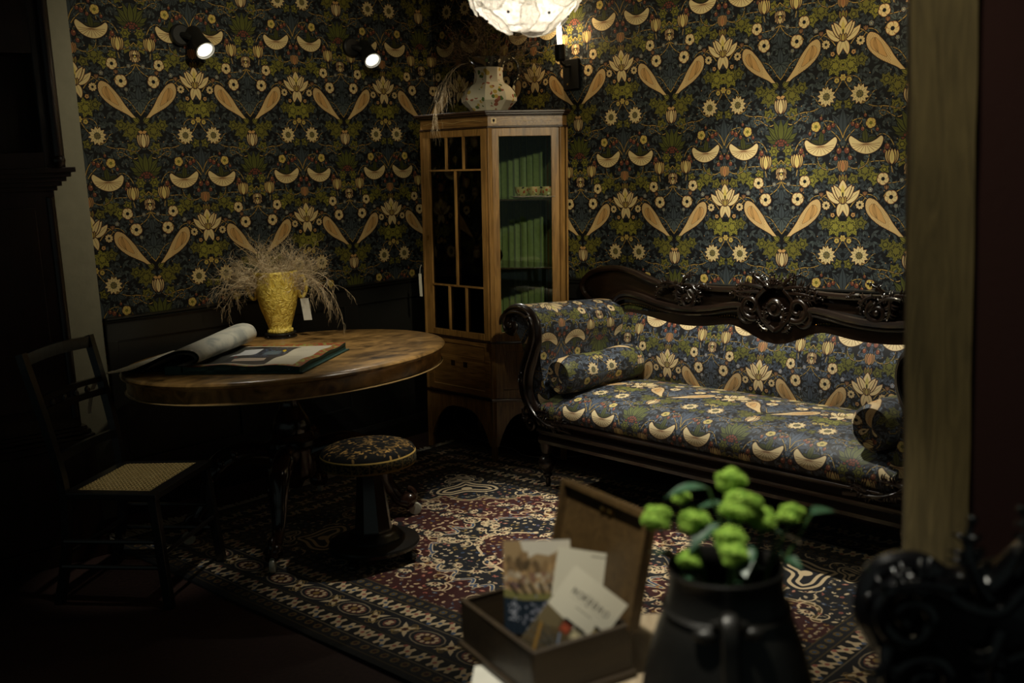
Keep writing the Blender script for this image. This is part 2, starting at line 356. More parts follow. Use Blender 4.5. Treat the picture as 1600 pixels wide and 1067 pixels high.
# ---------------------------------------------------------------- materials
def new_mat(name):
    m = bpy.data.materials.new(name); m.use_nodes = True; nt = m.node_tree
    return m, nt, nt.nodes['Principled BSDF'], nt.links
def node(nt, t, **kw):
    n = nt.nodes.new(t)
    for k, v in kw.items(): setattr(n, k, v)
    return n
def plain(name, col, rough=.5, metal=0., bump=0., bscale=40., spec=.5, var=0., coat=0.):
    m, nt, b, L = new_mat(name)
    b.inputs['Base Color'].default_value = (*col, 1); b.inputs['Roughness'].default_value = rough; b.inputs['Metallic'].default_value = metal
    b.inputs['Specular IOR Level'].default_value = spec; b.inputs['Coat Weight'].default_value = coat
    if bump or var:
        tc = node(nt, 'ShaderNodeTexCoord'); nz = node(nt, 'ShaderNodeTexNoise'); nz.inputs['Scale'].default_value = bscale; nz.inputs['Detail'].default_value = 5
        L.new(tc.outputs['Object'], nz.inputs['Vector'])
        if bump:
            bp = node(nt, 'ShaderNodeBump'); bp.inputs['Strength'].default_value = bump; bp.inputs['Distance'].default_value = .01
            L.new(nz.outputs['Fac'], bp.inputs['Height']); L.new(bp.outputs['Normal'], b.inputs['Normal'])
        if var:
            r = node(nt, 'ShaderNodeValToRGB'); r.color_ramp.elements[0].position = .3; r.color_ramp.elements[1].position = .7
            r.color_ramp.elements[0].color = (*[c*(1-var) for c in col], 1); r.color_ramp.elements[1].color = (*[min(1, c*(1+var)) for c in col], 1)
            L.new(nz.outputs['Fac'], r.inputs['Fac']); L.new(r.outputs['Color'], b.inputs['Base Color'])
    return m
def wood(name, dark, light, rough=.3, axis='Z', scale=6., stretch=14., coat=.3, knots=False, bump=.08):
    m, nt, b, L = new_mat(name)
    tc = node(nt, 'ShaderNodeTexCoord'); mp = node(nt, 'ShaderNodeMapping'); s = [stretch]*3; s['XYZ'.index(axis)] = 1.; mp.inputs['Scale'].default_value = s
    nz = node(nt, 'ShaderNodeTexNoise'); nz.inputs['Scale'].default_value = scale; nz.inputs['Detail'].default_value = 7; nz.inputs['Distortion'].default_value = 1.2
    n2 = node(nt, 'ShaderNodeTexNoise'); n2.inputs['Scale'].default_value = scale*.5; n2.inputs['Detail'].default_value = 3
    L.new(tc.outputs['Object'], mp.inputs['Vector']); L.new(mp.outputs['Vector'], nz.inputs['Vector']); L.new(tc.outputs['Object'], n2.inputs['Vector'])
    mx = node(nt, 'ShaderNodeMath', operation='MULTIPLY_ADD'); mx.inputs[1].default_value = .6; L.new(n2.outputs['Fac'], mx.inputs[0])
    m2 = node(nt, 'ShaderNodeMath', operation='MULTIPLY'); m2.inputs[1].default_value = .7; L.new(nz.outputs['Fac'], m2.inputs[0]); L.new(m2.outputs[0], mx.inputs[2])
    r = node(nt, 'ShaderNodeValToRGB'); r.color_ramp.elements[0].position = .45; r.color_ramp.elements[1].position = .82
    r.color_ramp.elements[0].color = (*dark, 1); r.color_ramp.elements[1].color = (*light, 1)
    L.new(mx.outputs[0], r.inputs['Fac']); L.new(r.outputs['Color'], b.inputs['Base Color'])
    if knots:
        v = node(nt, 'ShaderNodeTexVoronoi'); v.inputs['Scale'].default_value = 3.2; L.new(tc.outputs['Object'], v.inputs['Vector'])
        k = node(nt, 'ShaderNodeValToRGB'); k.color_ramp.elements[0].position = .03; k.color_ramp.elements[1].position = .10; k.color_ramp.elements[0].color = (.12, .1, .08, 1)
        L.new(v.outputs['Distance'], k.inputs['Fac']); mm = node(nt, 'ShaderNodeMix', data_type='RGBA', blend_type='MULTIPLY'); mm.inputs[0].default_value = .8
        L.new(r.outputs['Color'], mm.inputs[6]); L.new(k.outputs['Color'], mm.inputs[7]); L.new(mm.outputs[2], b.inputs['Base Color'])
    bp = node(nt, 'ShaderNodeBump'); bp.inputs['Strength'].default_value = bump; bp.inputs['Distance'].default_value = .005
    L.new(nz.outputs['Fac'], bp.inputs['Height']); L.new(bp.outputs['Normal'], b.inputs['Normal'])
    b.inputs['Roughness'].default_value = rough; b.inputs['Coat Weight'].default_value = coat; b.inputs['Coat Roughness'].default_value = .12
    return m
def image(name, arr):
    """drawn array (top row first) -> Blender image datablock"""
    h, w_ = arr.shape[:2]; im = bpy.data.images.new(name, w_, h)
    px = np.ones((h, w_, 4), np.float32); px[..., :3] = arr[::-1]; im.pixels.foreach_set(px.ravel()); im.update(); im.pack(); return im
def printed(name, arr, rough=.8, bump=0., sheen=0., spec=.3, weave=0.):
    m, nt, b, L = new_mat(name)
    t = node(nt, 'ShaderNodeTexImage'); t.image = image(name, arr); t.interpolation = 'Cubic'
    u = node(nt, 'ShaderNodeUVMap'); u.uv_map = 'UVMap'; L.new(u.outputs['UV'], t.inputs['Vector']); L.new(t.outputs['Color'], b.inputs['Base Color'])
    b.inputs['Roughness'].default_value = rough; b.inputs['Specular IOR Level'].default_value = spec; b.inputs['Sheen Weight'].default_value = sheen
    if bump:
        bp = node(nt, 'ShaderNodeBump'); bp.inputs['Strength'].default_value = bump; bp.inputs['Distance'].default_value = .004
        if weave:
            tc = node(nt, 'ShaderNodeTexCoord'); nz = node(nt, 'ShaderNodeTexNoise'); nz.inputs['Scale'].default_value = weave; nz.inputs['Detail'].default_value = 3
            L.new(tc.outputs['Object'], nz.inputs['Vector']); L.new(nz.outputs['Fac'], bp.inputs['Height'])
        else: L.new(t.outputs['Color'], bp.inputs['Height'])
        L.new(bp.outputs['Normal'], b.inputs['Normal'])
    return m
def glass(name, tint=(.9, 1, .93), refl=.08, rough=.02, col=(.02, .03, .02)):
    m = bpy.data.materials.new(name); m.use_nodes = True; nt = m.node_tree; nt.nodes.clear(); L = nt.links
    o = node(nt, 'ShaderNodeOutputMaterial'); t = node(nt, 'ShaderNodeBsdfTransparent'); t.inputs[0].default_value = (*tint, 1)
    g = node(nt, 'ShaderNodeBsdfGlossy'); g.inputs['Roughness'].default_value = rough; f = node(nt, 'ShaderNodeFresnel'); f.inputs[0].default_value = 1.5
    x = node(nt, 'ShaderNodeMixShader'); L.new(f.outputs[0], x.inputs[0]); L.new(t.outputs[0], x.inputs[1]); L.new(g.outputs[0], x.inputs[2]); L.new(x.outputs[0], o.inputs[0]); return m
def emit(name, col, s):
    m, nt, b, L = new_mat(name); b.inputs['Base Color'].default_value = (*col, 1); b.inputs['Emission Color'].default_value = (*col, 1); b.inputs['Emission Strength'].default_value = s; return m
M = {}
M['wallpaper'] = printed('printed_wallpaper', damask(PAL_WALL), .75, spec=.25)
M['upholstery'] = printed('printed_upholstery', damask(PAL_SOFA), .55, .25, .15, .45, weave=500.)
M['rug'] = printed('woven_rug', carpet(560), .9, .5, .2, .15, weave=350.)
M['black_wood'] = plain('black_panelling', (.010, .010, .009), .38, bump=.05, bscale=20)
M['floor'] = plain('dark_red_floor', (.045, .019, .013), .9, bump=.15, bscale=60, var=.18)
M['cream_plaster'] = plain('cream_plaster', (.23, .22, .165), .85, bump=.2, bscale=18, var=.06)
M['red_plaster'] = plain('dark_red_wall', (.055, .018, .016), .8, bump=.1)
M['ceiling'] = plain('ceiling_plaster', (.03, .028, .025), .9, var=.1)
M['walnut'] = wood('walnut', (.085, .042, .012), (.34, .185, .055), .28, 'Z', 5, 16)
M['walnut_h'] = wood('walnut_level', (.080, .038, .012), (.30, .16, .048), .28, 'Y', 5, 16)
M['inlay'] = plain('pale_inlay', (.55, .38, .16), .35, var=.1)
M['burr'] = wood('burr_walnut', (.025, .012, .004), (.55, .31, .10), .30, 'X', 9, 1.5, .2, bump=.03)
M['mahogany'] = wood('dark_mahogany', (.010, .005, .003), (.036, .015, .008), .20, 'Z', 6, 8, .6, bump=.03)
M['sofa_wood'] = wood('polished_dark_wood', (.006, .003, .002), (.018, .009, .005), .30, 'X', 5, 7, .45, bump=.03)
M['clock_wood'] = wood('clock_mahogany', (.010, .004, .003), (.030, .011, .006), .35, 'Z', 5, 10, .2)
M['ebony'] = plain('ebonised_wood', (.010, .009, .008), .33, var=.2, coat=.2)
M['gloss_black'] = plain('gloss_black_carving', (.006, .006, .007), .22, var=.2, coat=.35, bscale=12)
M['beam'] = wood('rough_sawn_pine', (.085, .066, .030), (.215, .165, .072), .75, 'Z', 7, 9, 0, True, .5)
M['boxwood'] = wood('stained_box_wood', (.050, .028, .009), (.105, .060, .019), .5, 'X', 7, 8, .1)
M['brass'] = plain('aged_brass', (.50, .33, .11), .3, 1., bump=.1)
M['nail'] = plain('brass_nails', (.85, .62, .28), .25, 1., var=.1)
M['iron'] = plain('black_iron', (.012, .012, .012), .45, .5, bump=.1)
M['matt_black'] = plain('matt_black_metal', (.008, .008, .008), .5, .0, bump=.05)
M['white_metal'] = plain('white_caster', (.52, .50, .40), .35, .1, var=.08)
M['paper'] = plain('white_paper', (.62, .60, .52), .8, bump=.05, var=.05)
M['green_cloth'] = plain('green_book_cloth', (.020, .065, .052), .7, bump=.2, bscale=300, var=.1)
M['blue_cloth'] = plain('blue_book_cloth', (.018, .045, .060), .65, bump=.2, bscale=300, var=.1)
M['glass'] = glass('cabinet_glass', (.86, .93, .86)); M['clear'] = glass('clear_glass', (.93, .95, .93))
M['white_gloss'] = plain('spot_rim', (.75, .75, .70), .3, var=.05)
M['socket'] = plain('lamp_lens', (.6, .58, .5), .3, var=.05)
M['grass'] = plain('dried_grass', (.58, .46, .29), .85, var=.25, bscale=60)
M['grass_dark'] = plain('dried_brown_grass', (.13, .085, .040), .9, var=.3, bscale=60)
M['stem'] = plain('green_stem', (.045, .10, .022), .6, var=.2)
M['leaf_green'] = plain('broad_leaf', (.030, .080, .040), .35, var=.3, bscale=20)
M['leaf_light'] = plain('light_leaf', (.13, .27, .035), .5, var=.2, bscale=30)
M['jug'] = plain('dark_pewter', (.016, .015, .013), .40, .3, bump=.25, bscale=16, var=.35)
M['fringe'] = plain('cotton_fringe', (.55, .50, .40), .9, var=.15)
M['cable'] = plain('grey_cable', (.18, .18, .18), .5, var=.05)
def fluff():
    m, nt, b, L = new_mat('green_flower'); tc = node(nt, 'ShaderNodeTexCoord'); v = node(nt, 'ShaderNodeTexVoronoi'); v.inputs['Scale'].default_value = 190
    L.new(tc.outputs['Object'], v.inputs['Vector']); r = node(nt, 'ShaderNodeValToRGB'); r.color_ramp.elements[0].color = (.42, .62, .085, 1); r.color_ramp.elements[1].color = (.14, .29, .02, 1); r.color_ramp.elements[1].position = .75
    L.new(v.outputs['Distance'], r.inputs['Fac']); L.new(r.outputs['Color'], b.inputs['Base Color']); b.inputs['Roughness'].default_value = .8
    bp = node(nt, 'ShaderNodeBump'); bp.invert = True; bp.inputs['Strength'].default_value = 1; bp.inputs['Distance'].default_value = .003; L.new(v.outputs['Distance'], bp.inputs['Height']); L.new(bp.outputs['Normal'], b.inputs['Normal']); return m
M['flower'] = fluff()
def relief():
    m, nt, b, L = new_mat('yellow_glaze'); tc = node(nt, 'ShaderNodeTexCoord'); n = node(nt, 'ShaderNodeTexNoise'); n.inputs['Scale'].default_value = 26; n.inputs['Distortion'].default_value = 2.5; n.inputs['Detail'].default_value = 3
    L.new(tc.outputs['Object'], n.inputs['Vector']); r = node(nt, 'ShaderNodeValToRGB'); r.color_ramp.elements[0].color = (.52, .35, .035, 1); r.color_ramp.elements[1].color = (.88, .68, .14, 1); r.color_ramp.elements[0].position = .36; r.color_ramp.elements[1].position = .56
    L.new(n.outputs['Fac'], r.inputs['Fac']); L.new(r.outputs['Color'], b.inputs['Base Color']); b.inputs['Roughness'].default_value = .38
    bp = node(nt, 'ShaderNodeBump'); bp.inputs['Strength'].default_value = .9; bp.inputs['Distance'].default_value = .012; L.new(n.outputs['Fac'], bp.inputs['Height']); L.new(bp.outputs['Normal'], b.inputs['Normal']); return m
M['yellow'] = relief()
def china(name, base, c1, c2, c3, scale, t=.52):
    m, nt, b, L = new_mat(name); tc = node(nt, 'ShaderNodeTexCoord'); v = node(nt, 'ShaderNodeTexVoronoi'); v.inputs['Scale'].default_value = scale
    n = node(nt, 'ShaderNodeTexNoise'); n.inputs['Scale'].default_value = scale*.55; n.inputs['Detail'].default_value = 2; L.new(tc.outputs['Object'], v.inputs['Vector']); L.new(tc.outputs['Object'], n.inputs['Vector'])
    r = node(nt, 'ShaderNodeValToRGB'); r.color_ramp.interpolation = 'CONSTANT'; e = r.color_ramp.elements; e[0].position = 0; e[0].color = (*c1, 1); e[1].position = .35; e[1].color = (*c2, 1)
    for p, c in ((.6, c3), (.8, c1)): q = e.new(p); q.color = (*c, 1)
    sx = node(nt, 'ShaderNodeSeparateColor'); L.new(v.outputs['Color'], sx.inputs[0]); L.new(sx.outputs[0], r.inputs['Fac'])
    g = node(nt, 'ShaderNodeMath', operation='GREATER_THAN'); g.inputs[1].default_value = t; L.new(n.outputs['Fac'], g.inputs[0])
    l2 = node(nt, 'ShaderNodeMath', operation='LESS_THAN'); l2.inputs[1].default_value = .42; L.new(v.outputs['Distance'], l2.inputs[0])
    mu = node(nt, 'ShaderNodeMath', operation='MULTIPLY'); L.new(g.outputs[0], mu.inputs[0]); L.new(l2.outputs[0], mu.inputs[1])
    mx = node(nt, 'ShaderNodeMix', data_type='RGBA'); L.new(mu.outputs[0], mx.inputs[0]); mx.inputs[6].default_value = (*base, 1); L.new(r.outputs['Color'], mx.inputs[7]); L.new(mx.outputs[2], b.inputs['Base Color'])
    b.inputs['Roughness'].default_value = .15; b.inputs['Coat Weight'].default_value = .5; return m
M['china'] = china('painted_china', (.72, .66, .50), (.35, .13, .08), (.10, .16, .05), (.55, .40, .10), 34.)
M['china_dark'] = china('painted_china_dark_rim', (.02, .02, .018), (.5, .45, .3), (.06, .1, .04), (.02, .02, .02), 40., .5)
M['cup'] = china('painted_teacup', (.36, .27, .14), (.30, .06, .03), (.04, .04, .05), (.65, .60, .50), 60., .40)
M['gilt'] = plain('gilded_saucer', (.35, .33, .27), .3, .2, var=.1)
def pleats():
    m, nt, b, L = new_mat('green_pleated_silk'); b.inputs['Base Color'].default_value = (.12, .16, .05, 1); b.inputs['Roughness'].default_value = .55; b.inputs['Sheen Weight'].default_value = .3
    tc = node(nt, 'ShaderNodeTexCoord'); n = node(nt, 'ShaderNodeTexNoise'); n.inputs['Scale'].default_value = 60; L.new(tc.outputs['Object'], n.inputs['Vector'])
    r = node(nt, 'ShaderNodeValToRGB'); r.color_ramp.elements[0].color = (.095, .115, .042, 1); r.color_ramp.elements[1].color = (.185, .21, .085, 1); L.new(n.outputs['Fac'], r.inputs['Fac']); L.new(r.outputs['Color'], b.inputs['Base Color']); return m
M['silk'] = pleats()
def cane():
    m, nt, b, L = new_mat('woven_cane'); u = node(nt, 'ShaderNodeTexCoord')
    b.inputs['Base Color'].default_value = (.6, .45, .2, 1); b.inputs['Roughness'].default_value = .5
    n = node(nt, 'ShaderNodeTexNoise'); n.inputs['Scale'].default_value = 50; L.new(u.outputs['Object'], n.inputs['Vector']); r = node(nt, 'ShaderNodeValToRGB'); r.color_ramp.elements[0].color = (.42, .29, .09, 1); r.color_ramp.elements[1].color = (.68, .52, .24, 1); L.new(n.outputs['Fac'], r.inputs['Fac']); L.new(r.outputs['Color'], b.inputs['Base Color']); return m
M['cane'] = cane()
def shade():
    m = bpy.data.materials.new('textured_lamp_glass'); m.use_nodes = True; nt = m.node_tree; nt.nodes.clear(); L = nt.links
    o = node(nt, 'ShaderNodeOutputMaterial'); tr = node(nt, 'ShaderNodeBsdfTranslucent'); tr.inputs[0].default_value = (.92, .90, .86, 1); df = node(nt, 'ShaderNodeBsdfGlossy'); df.inputs['Roughness'].default_value = .25
    tp = node(nt, 'ShaderNodeBsdfTransparent'); tc = node(nt, 'ShaderNodeTexCoord'); v = node(nt, 'ShaderNodeTexNoise'); v.inputs['Scale'].default_value = 70; v.inputs['Detail'].default_value = 4; L.new(tc.outputs['Object'], v.inputs['Vector'])
    bp = node(nt, 'ShaderNodeBump'); bp.inputs['Strength'].default_value = .7; bp.inputs['Distance'].default_value = .01; L.new(v.outputs['Fac'], bp.inputs['Height'])
    for q in (tr, df): L.new(bp.outputs['Normal'], q.inputs['Normal'])
    a = node(nt, 'ShaderNodeMixShader'); a.inputs[0].default_value = .12; L.new(tr.outputs[0], a.inputs[1]); L.new(df.outputs[0], a.inputs[2])
    r = node(nt, 'ShaderNodeValToRGB'); r.color_ramp.elements[0].position = .40; r.color_ramp.elements[1].position = .52; r.color_ramp.elements[0].color = (.30, .30, .30, 1); r.color_ramp.elements[1].color = (.02, .02, .02, 1); L.new(v.outputs['Fac'], r.inputs['Fac'])
    c = node(nt, 'ShaderNodeMixShader'); L.new(r.outputs['Color'], c.inputs[0]); L.new(a.outputs[0], c.inputs[1]); L.new(tp.outputs[0], c.inputs[2]); L.new(c.outputs[0], o.inputs[0]); return m
M['lamp_glass'] = shade()
M['bulb'] = emit('lit_bulb', (1, .88, .66), 30.); M['bulb_dim'] = emit('pendant_bulb', (1, .93, .8), 5.)
M['boxwood_dark'] = wood('darker_box_wood', (.018, .011, .005), (.045, .028, .012), .55, 'X', 7, 8, .1)  # darker tone of the box wood, for case and base moulding
M['bulb_white'] = emit('lit_spot_lens', (1, .97, .93), 14.)

# ---------------------------------------------------------------- mesh helper
def frames(P, closed=False):
    P = [Vector(p) for p in P]; n = len(P); T = []
    for i in range(n):
        a = P[(i-1) % n] if closed or i > 0 else P[i]; b = P[(i+1) % n] if closed or i < n-1 else P[i]
        t = (b-a); T.append(t.normalized() if t.length > 1e-9 else Vector((0, 0, 1)))
    u = T[0].orthogonal().normalized(); out = []
    for i in range(n):
        u = (u-T[i]*u.dot(T[i])); u = u.normalized() if u.length > 1e-6 else T[i].orthogonal().normalized()
        out.append((P[i], u, T[i].cross(u)))
    return out
class MB:
    def __init__(s): s.V = []; s.F = []; s.U = []
    def face(s, idx, uv=None): s.F.append(tuple(idx)); s.U.append(uv)
    def grid(s, G, cu=False, cv=False, uv=None, flip=False):
        n, m = len(G), len(G[0]); o = len(s.V)
        for r in G: s.V.extend([tuple(p) for p in r])
        for i in range(n if cu else n-1):
            for j in range(m if cv else m-1):
                q = [(i, j), (i+1, j), (i+1, j+1), (i, j+1)]
                if flip: q = q[::-1]
                s.face([o+(a % n)*m+(b % m) for a, b in q], [uv(a, b) for a, b in q] if uv else None)
        return s
    def box(s, x0, x1, y0, y1, z0, z1, fn=None):
        o = len(s.V); P = [(x, y, z) for z in (z0, z1) for y in (y0, y1) for x in (x0, x1)]
        s.V.extend([tuple(fn(*p)) for p in P] if fn else P)
        for f in ((0, 2, 3, 1), (4, 5, 7, 6), (0, 1, 5, 4), (2, 6, 7, 3), (0, 4, 6, 2), (1, 3, 7, 5)): s.face([o+i for i in f])
        return s
    def bar(s, a, b, w, h, up=(0, 0, 1)):
        a, b = Vector(a), Vector(b); t = (b-a).normalized(); u = Vector(up); x = t.cross(u).normalized()*w/2; y = x.cross(t).normalized()*h/2
        o = len(s.V); s.V.extend([tuple(p+i*x+j*y) for p in (a, b) for j in (-1, 1) for i in (-1, 1)])
        for f in ((0, 2, 3, 1), (4, 5, 7, 6), (0, 1, 5, 4), (2, 6, 7, 3), (0, 4, 6, 2), (1, 3, 7, 5)): s.face([o+i for i in f])
        return s
    def prism(s, poly, c0, c1, fn=lambda a, b, c: (a, b, c), uv=None):
        n = len(poly); o = len(s.V)
        s.V.extend([tuple(fn(a, b, c)) for c in (c0, c1) for a, b in poly])
        s.face([o+i for i in range(n)][::-1], [uv(*poly[i]) for i in range(n)][::-1] if uv else None); s.face([o+n+i for i in range(n)], [uv(*poly[i]) for i in range(n)] if uv else None)
        for i in range(n):
            j = (i+1) % n; s.face([o+i, o+j, o+n+j, o+n+i])
        return s
    def lathe(s, prof, c=(0, 0, 0), n=32, fn=None, rad=None, uv=None):
        """prof (r, z); optional rad(angle, i) multiplies the radius"""
        G = []
        for i in range(n):
            a = TAU*i/n; row = []
            for k, (r, z) in enumerate(prof):
                q = r*(rad(a, k) if rad else 1); p = (c[0]+q*math.cos(a), c[1]+q*math.sin(a), c[2]+z); row.append(fn(*p) if fn else p)
            G.append(row)
        s.grid(G, cu=True, uv=uv); return s
    def tube(s, P, r, n=8, closed=False, caps=True, flat=1., ax=None):
        if not hasattr(r, '__len__'): r = [r]*len(P)
        Fm = frames(P, closed); G = []
        for (p, u, v), q in zip(Fm, r):
            if ax is not None:
                t = u.cross(v); v2 = Vector(ax); v2 = (v2-t*v2.dot(t))
                if v2.length > 1e-4: v = v2.normalized(); u = v.cross(t)
            G.append([p+u*q*math.cos(TAU*k/n)+v*q*flat*math.sin(TAU*k/n) for k in range(n)])
        o = len(s.V); s.grid(G, cu=closed, cv=True)
        if caps and not closed:
            m = len(P); s.face([o+k for k in range(n)]); s.face([o+(m-1)*n+k for k in range(n)][::-1])
        return s
    def ball(s, c, r, n=12, m=8, fn=None):
        r = r if hasattr(r, '__len__') else (r, r, r)
        G = []
        for i in range(n):
            row = []
            for j in range(m+1):
                t = PI*j/m; p = Vector((math.sin(t)*math.cos(TAU*i/n), math.sin(t)*math.sin(TAU*i/n), math.cos(t)))
                k = fn(p) if fn else 1.; row.append((c[0]+r[0]*p.x*k, c[1]+r[1]*p.y*k, c[2]+r[2]*p.z*k))
            G.append(row)
        s.grid(G, cu=True, flip=False); return s
    def build(s, name, mat, parent=None, smooth=35, bevel=0, seg=2, sub=0, kind=None, label=None, cat=None, group=None, loc=None, rot=None):
        me = bpy.data.meshes.new(name); me.from_pydata(s.V, [], s.F)
        if any(u is not None for u in s.U):
            l = me.uv_layers.new(name='UVMap'); fl = []
            for f, u in zip(s.F, s.U): fl.extend(u if u is not None else [(0, 0)]*len(f))
            l.data.foreach_set('uv', np.array(fl, np.float32).ravel())
        me.materials.append(mat if not isinstance(mat, str) else M[mat])
        bm = bmesh.new(); bm.from_mesh(me); bmesh.ops.remove_doubles(bm, verts=bm.verts, dist=1e-6); bmesh.ops.recalc_face_normals(bm, faces=bm.faces); bm.to_mesh(me); bm.free()
        if smooth:
            me.shade_smooth(); me.set_sharp_from_angle(angle=math.radians(smooth))
        o = bpy.data.objects.new(name, me); C_.objects.link(o); o.parent = parent
        if loc: o.location = loc
        if rot: o.rotation_euler = rot
        if bevel:
            b = o.modifiers.new('bevel', 'BEVEL'); b.width = bevel; b.segments = seg; b.limit_method = 'ANGLE'; b.angle_limit = math.radians(40)
        if sub:
            b = o.modifiers.new('subsurf', 'SUBSURF'); b.levels = b.render_levels = sub
        tag(o, label, cat, group, kind); return o
def tag(o, label=None, cat=None, group=None, kind=None):
    for k, v in (('label', label), ('category', cat), ('group', group), ('kind', kind)):
        if v: o[k] = v
    return o
def thing(name, label, cat, loc=(0, 0, 0), rot=(0, 0, 0), group=None):
    o = bpy.data.objects.new(name, None); C_.objects.link(o); o.empty_display_size = .1
    o.location = loc; o.rotation_euler = rot; return tag(o, label, cat, group)
def copy_tree(o, parent=None):
    c = o.copy(); C_.objects.link(c); c.parent = parent
    for ch in list(o.children): copy_tree(ch, c)
    return c
def spiral(c, r0, r1, a0, turns, n=26, fn=None):
    """flat spiral in (a, b) from radius r0 to r1 starting at angle a0; fn maps (a, b) to a point"""
    out = []
    for i in range(n):
        t = i/(n-1); r = r0+(r1-r0)*t**.85; a = a0+TAU*turns*t; out.append(fn(c[0]+r*math.cos(a), c[1]+r*math.sin(a)))
    return out
def smooth_path(P, n=8): return [tuple(p) for p in catmull(np.array(P, float), n, closed=False)]
# ================================================================ THE SETTING
MB().box(-3.2, 6.0, -3.2, 6.4, -.05, 0).build('floor', 'floor', kind='structure', smooth=0)
MB().box(-3.2, 6.0, -3.2, 6.4, 2.95, 3.0).build('ceiling', 'ceiling', kind='structure', smooth=0)
def uv_wall(pts, ref): return [((ref-a)/.6115+.5, (z-1.378)/.7085+1-705/1160) for a, z in pts]
def wall(name, fn, a0, a1, z0, z1, ref, sgn, thick):
    mb = MB(); P = [(a0, z0), (a1, z0), (a1, z1), (a0, z1)]
    uv = [(sgn*(a-ref)/.6115+.5, (z-1.378)/.7085+1-705/1160) for a, z in P]
    mb.V = [fn(a, d, z) for d in (0, thick) for a, z in P]
    mb.face((0, 1, 2, 3), uv); mb.face((4, 5, 6, 7), [(0, 0)]*4)
    for i in range(4): mb.face((i, (i+1) % 4, (i+1) % 4+4, i+4), [(0, 0)]*4)
    mb.build(name, 'wallpaper', kind='structure', smooth=0)
wall('wall_right', lambda a, d, z: (A+d, a, z), -1.2, B, 0, 2.95, 2.773, -1, .12)
wall('wall_left', lambda a, d, z: (a, B+d, z), 2.155, A, 0, 2.95, 3.382, 1, .12)
MB().box(-2.6, 2.155, B-.012, B+.12, 0, 2.95).build('wall_left', 'cream_plaster', kind='structure', smooth=0)
# dark panelling below the wallpaper, with a moulded cap
def dado(fn, a0, a1, name):
    mb = MB(); n = int((a1-a0)/.62)
    mb.box(a0, a1, .0, .018, 0, .955, fn)
    st = (a1-a0)/n
    for z0, z1 in ((.13, .26), (.86, .955)): mb.box(a0, a1, .018, .032, z0, z1, fn)
    for i in range(n+1): mb.box(max(a0, a0+i*st-.05), min(a1, a0+i*st+.05), .018, .032, .26, .86, fn)
    mb.build(name, 'black_wood', kind='structure', smooth=0, bevel=.003)
    c = MB(); prof = [(0, .948), (.040, .948), (.044, .956), (.036, .962), (.046, .966), (.046, .974), (0, .974)]
    c.prism([(p, z) for p, z in prof], a0, a1, lambda d, z, a: fn(a, d, z)); return c
dado(lambda a, d, z: (A-d, a, z), -1.2, B-.05, 'trim_1').build('trim_2', 'black_wood', kind='structure', smooth=0)
dado(lambda a, d, z: (a, B-d, z), 2.165, A-.05, 'trim_3').build('trim_4', 'black_wood', kind='structure', smooth=0)
for nm, fn, a0, a1 in (('baseboard_right', lambda a, d, z: (A-.02-d, a, z), -1.2, B-.06), ('baseboard_left', lambda a, d, z: (a, B-.02-d, z), 2.17, A-.06)):
    MB().prism([(0, 0), (.026, 0), (.026, .10), (.016, .125), (.012, .13), (0, .13)], a0, a1, lambda d, z, a, f=fn: f(a, d, z)).build(nm, 'black_wood', kind='structure', smooth=0)
# the room end beside the timber post, dark red
MB().box(0, 1.9, 0, .10, 0, 2.95, None).build('wall_near', 'red_plaster', kind='structure', smooth=0, loc=(1.835, .655, 0), rot=(0, 0, math.radians(-32)))

# timber post
def rough_post():
    mb = MB(); R = random.Random(4); G = []
    for k in range(31):
        z = 2.95*k/30; row = []
        for a, b in ((-.052, -.05), (-.02, -.052), (.02, -.051), (.050, -.05), (.053, -.02), (.052, .05), (-.052, .05), (-.054, .01)):
            row.append((a+R.uniform(-.0015, .0015), b+R.uniform(-.0015, .0015), z))
        G.append(row)
    mb.grid(G, cv=True); mb.face(range(8)); mb.face(range(8*30, 8*31)); return mb
rough_post().build('timber_post', 'beam', smooth=50, loc=(1.765, .695, 0), rot=(0, 0, math.radians(26)),
    label='tall rough-sawn pine post at the right side, knotty and brownish', cat='post')

# ================================================================ RUG
RX, RY, RW, RL = 2.975, 2.755, 1.07, 1.68
mb = MB(); nx, ny = 24, 36
G = [[(-RW+2*RW*i/nx, -RL+2*RL*j/ny, .011+.0012*math.sin(i*1.3+j*.9)) for j in range(ny+1)] for i in range(nx+1)]
mb.grid(G, uv=lambda i, j: (i/nx, j/ny)); mb.box(-RW, RW, -RL, RL, .001, .0085)
rug = thing('rug', 'large dark red and navy oriental rug with cream patterned borders lying on the floor', 'rug', (RX, RY, 0))
mb.build('pile', 'rug', rug, smooth=60)
for s in (1, -1):
    mb = MB(); R = random.Random(5+s)
    for i in range(420):
        x = -RW+2*RW*(i+R.random())/420; L = R.uniform(.05, .085)*(1.2+.5*math.sin(x*5)); dx = R.uniform(-.03, .03)
        mb.bar((x, s*RL, .007), (x+dx, s*(RL+L), .004+R.random()*.004), .0055, .003)
    mb.build('fringe', 'fringe', rug, smooth=0, kind='stuff')

# ================================================================ SOFA
SO = (3.66, 3.50, 0); SR = (0, 0, math.radians(-95.2)); SC = 1.08
sofa = thing('carved_sofa', 'long dark carved wood sofa upholstered in navy floral fabric, standing against the papered wall', 'sofa', SO, SR)
PU = .545; PV = .632
fu = lambda s: (s-.476)/PU+.5
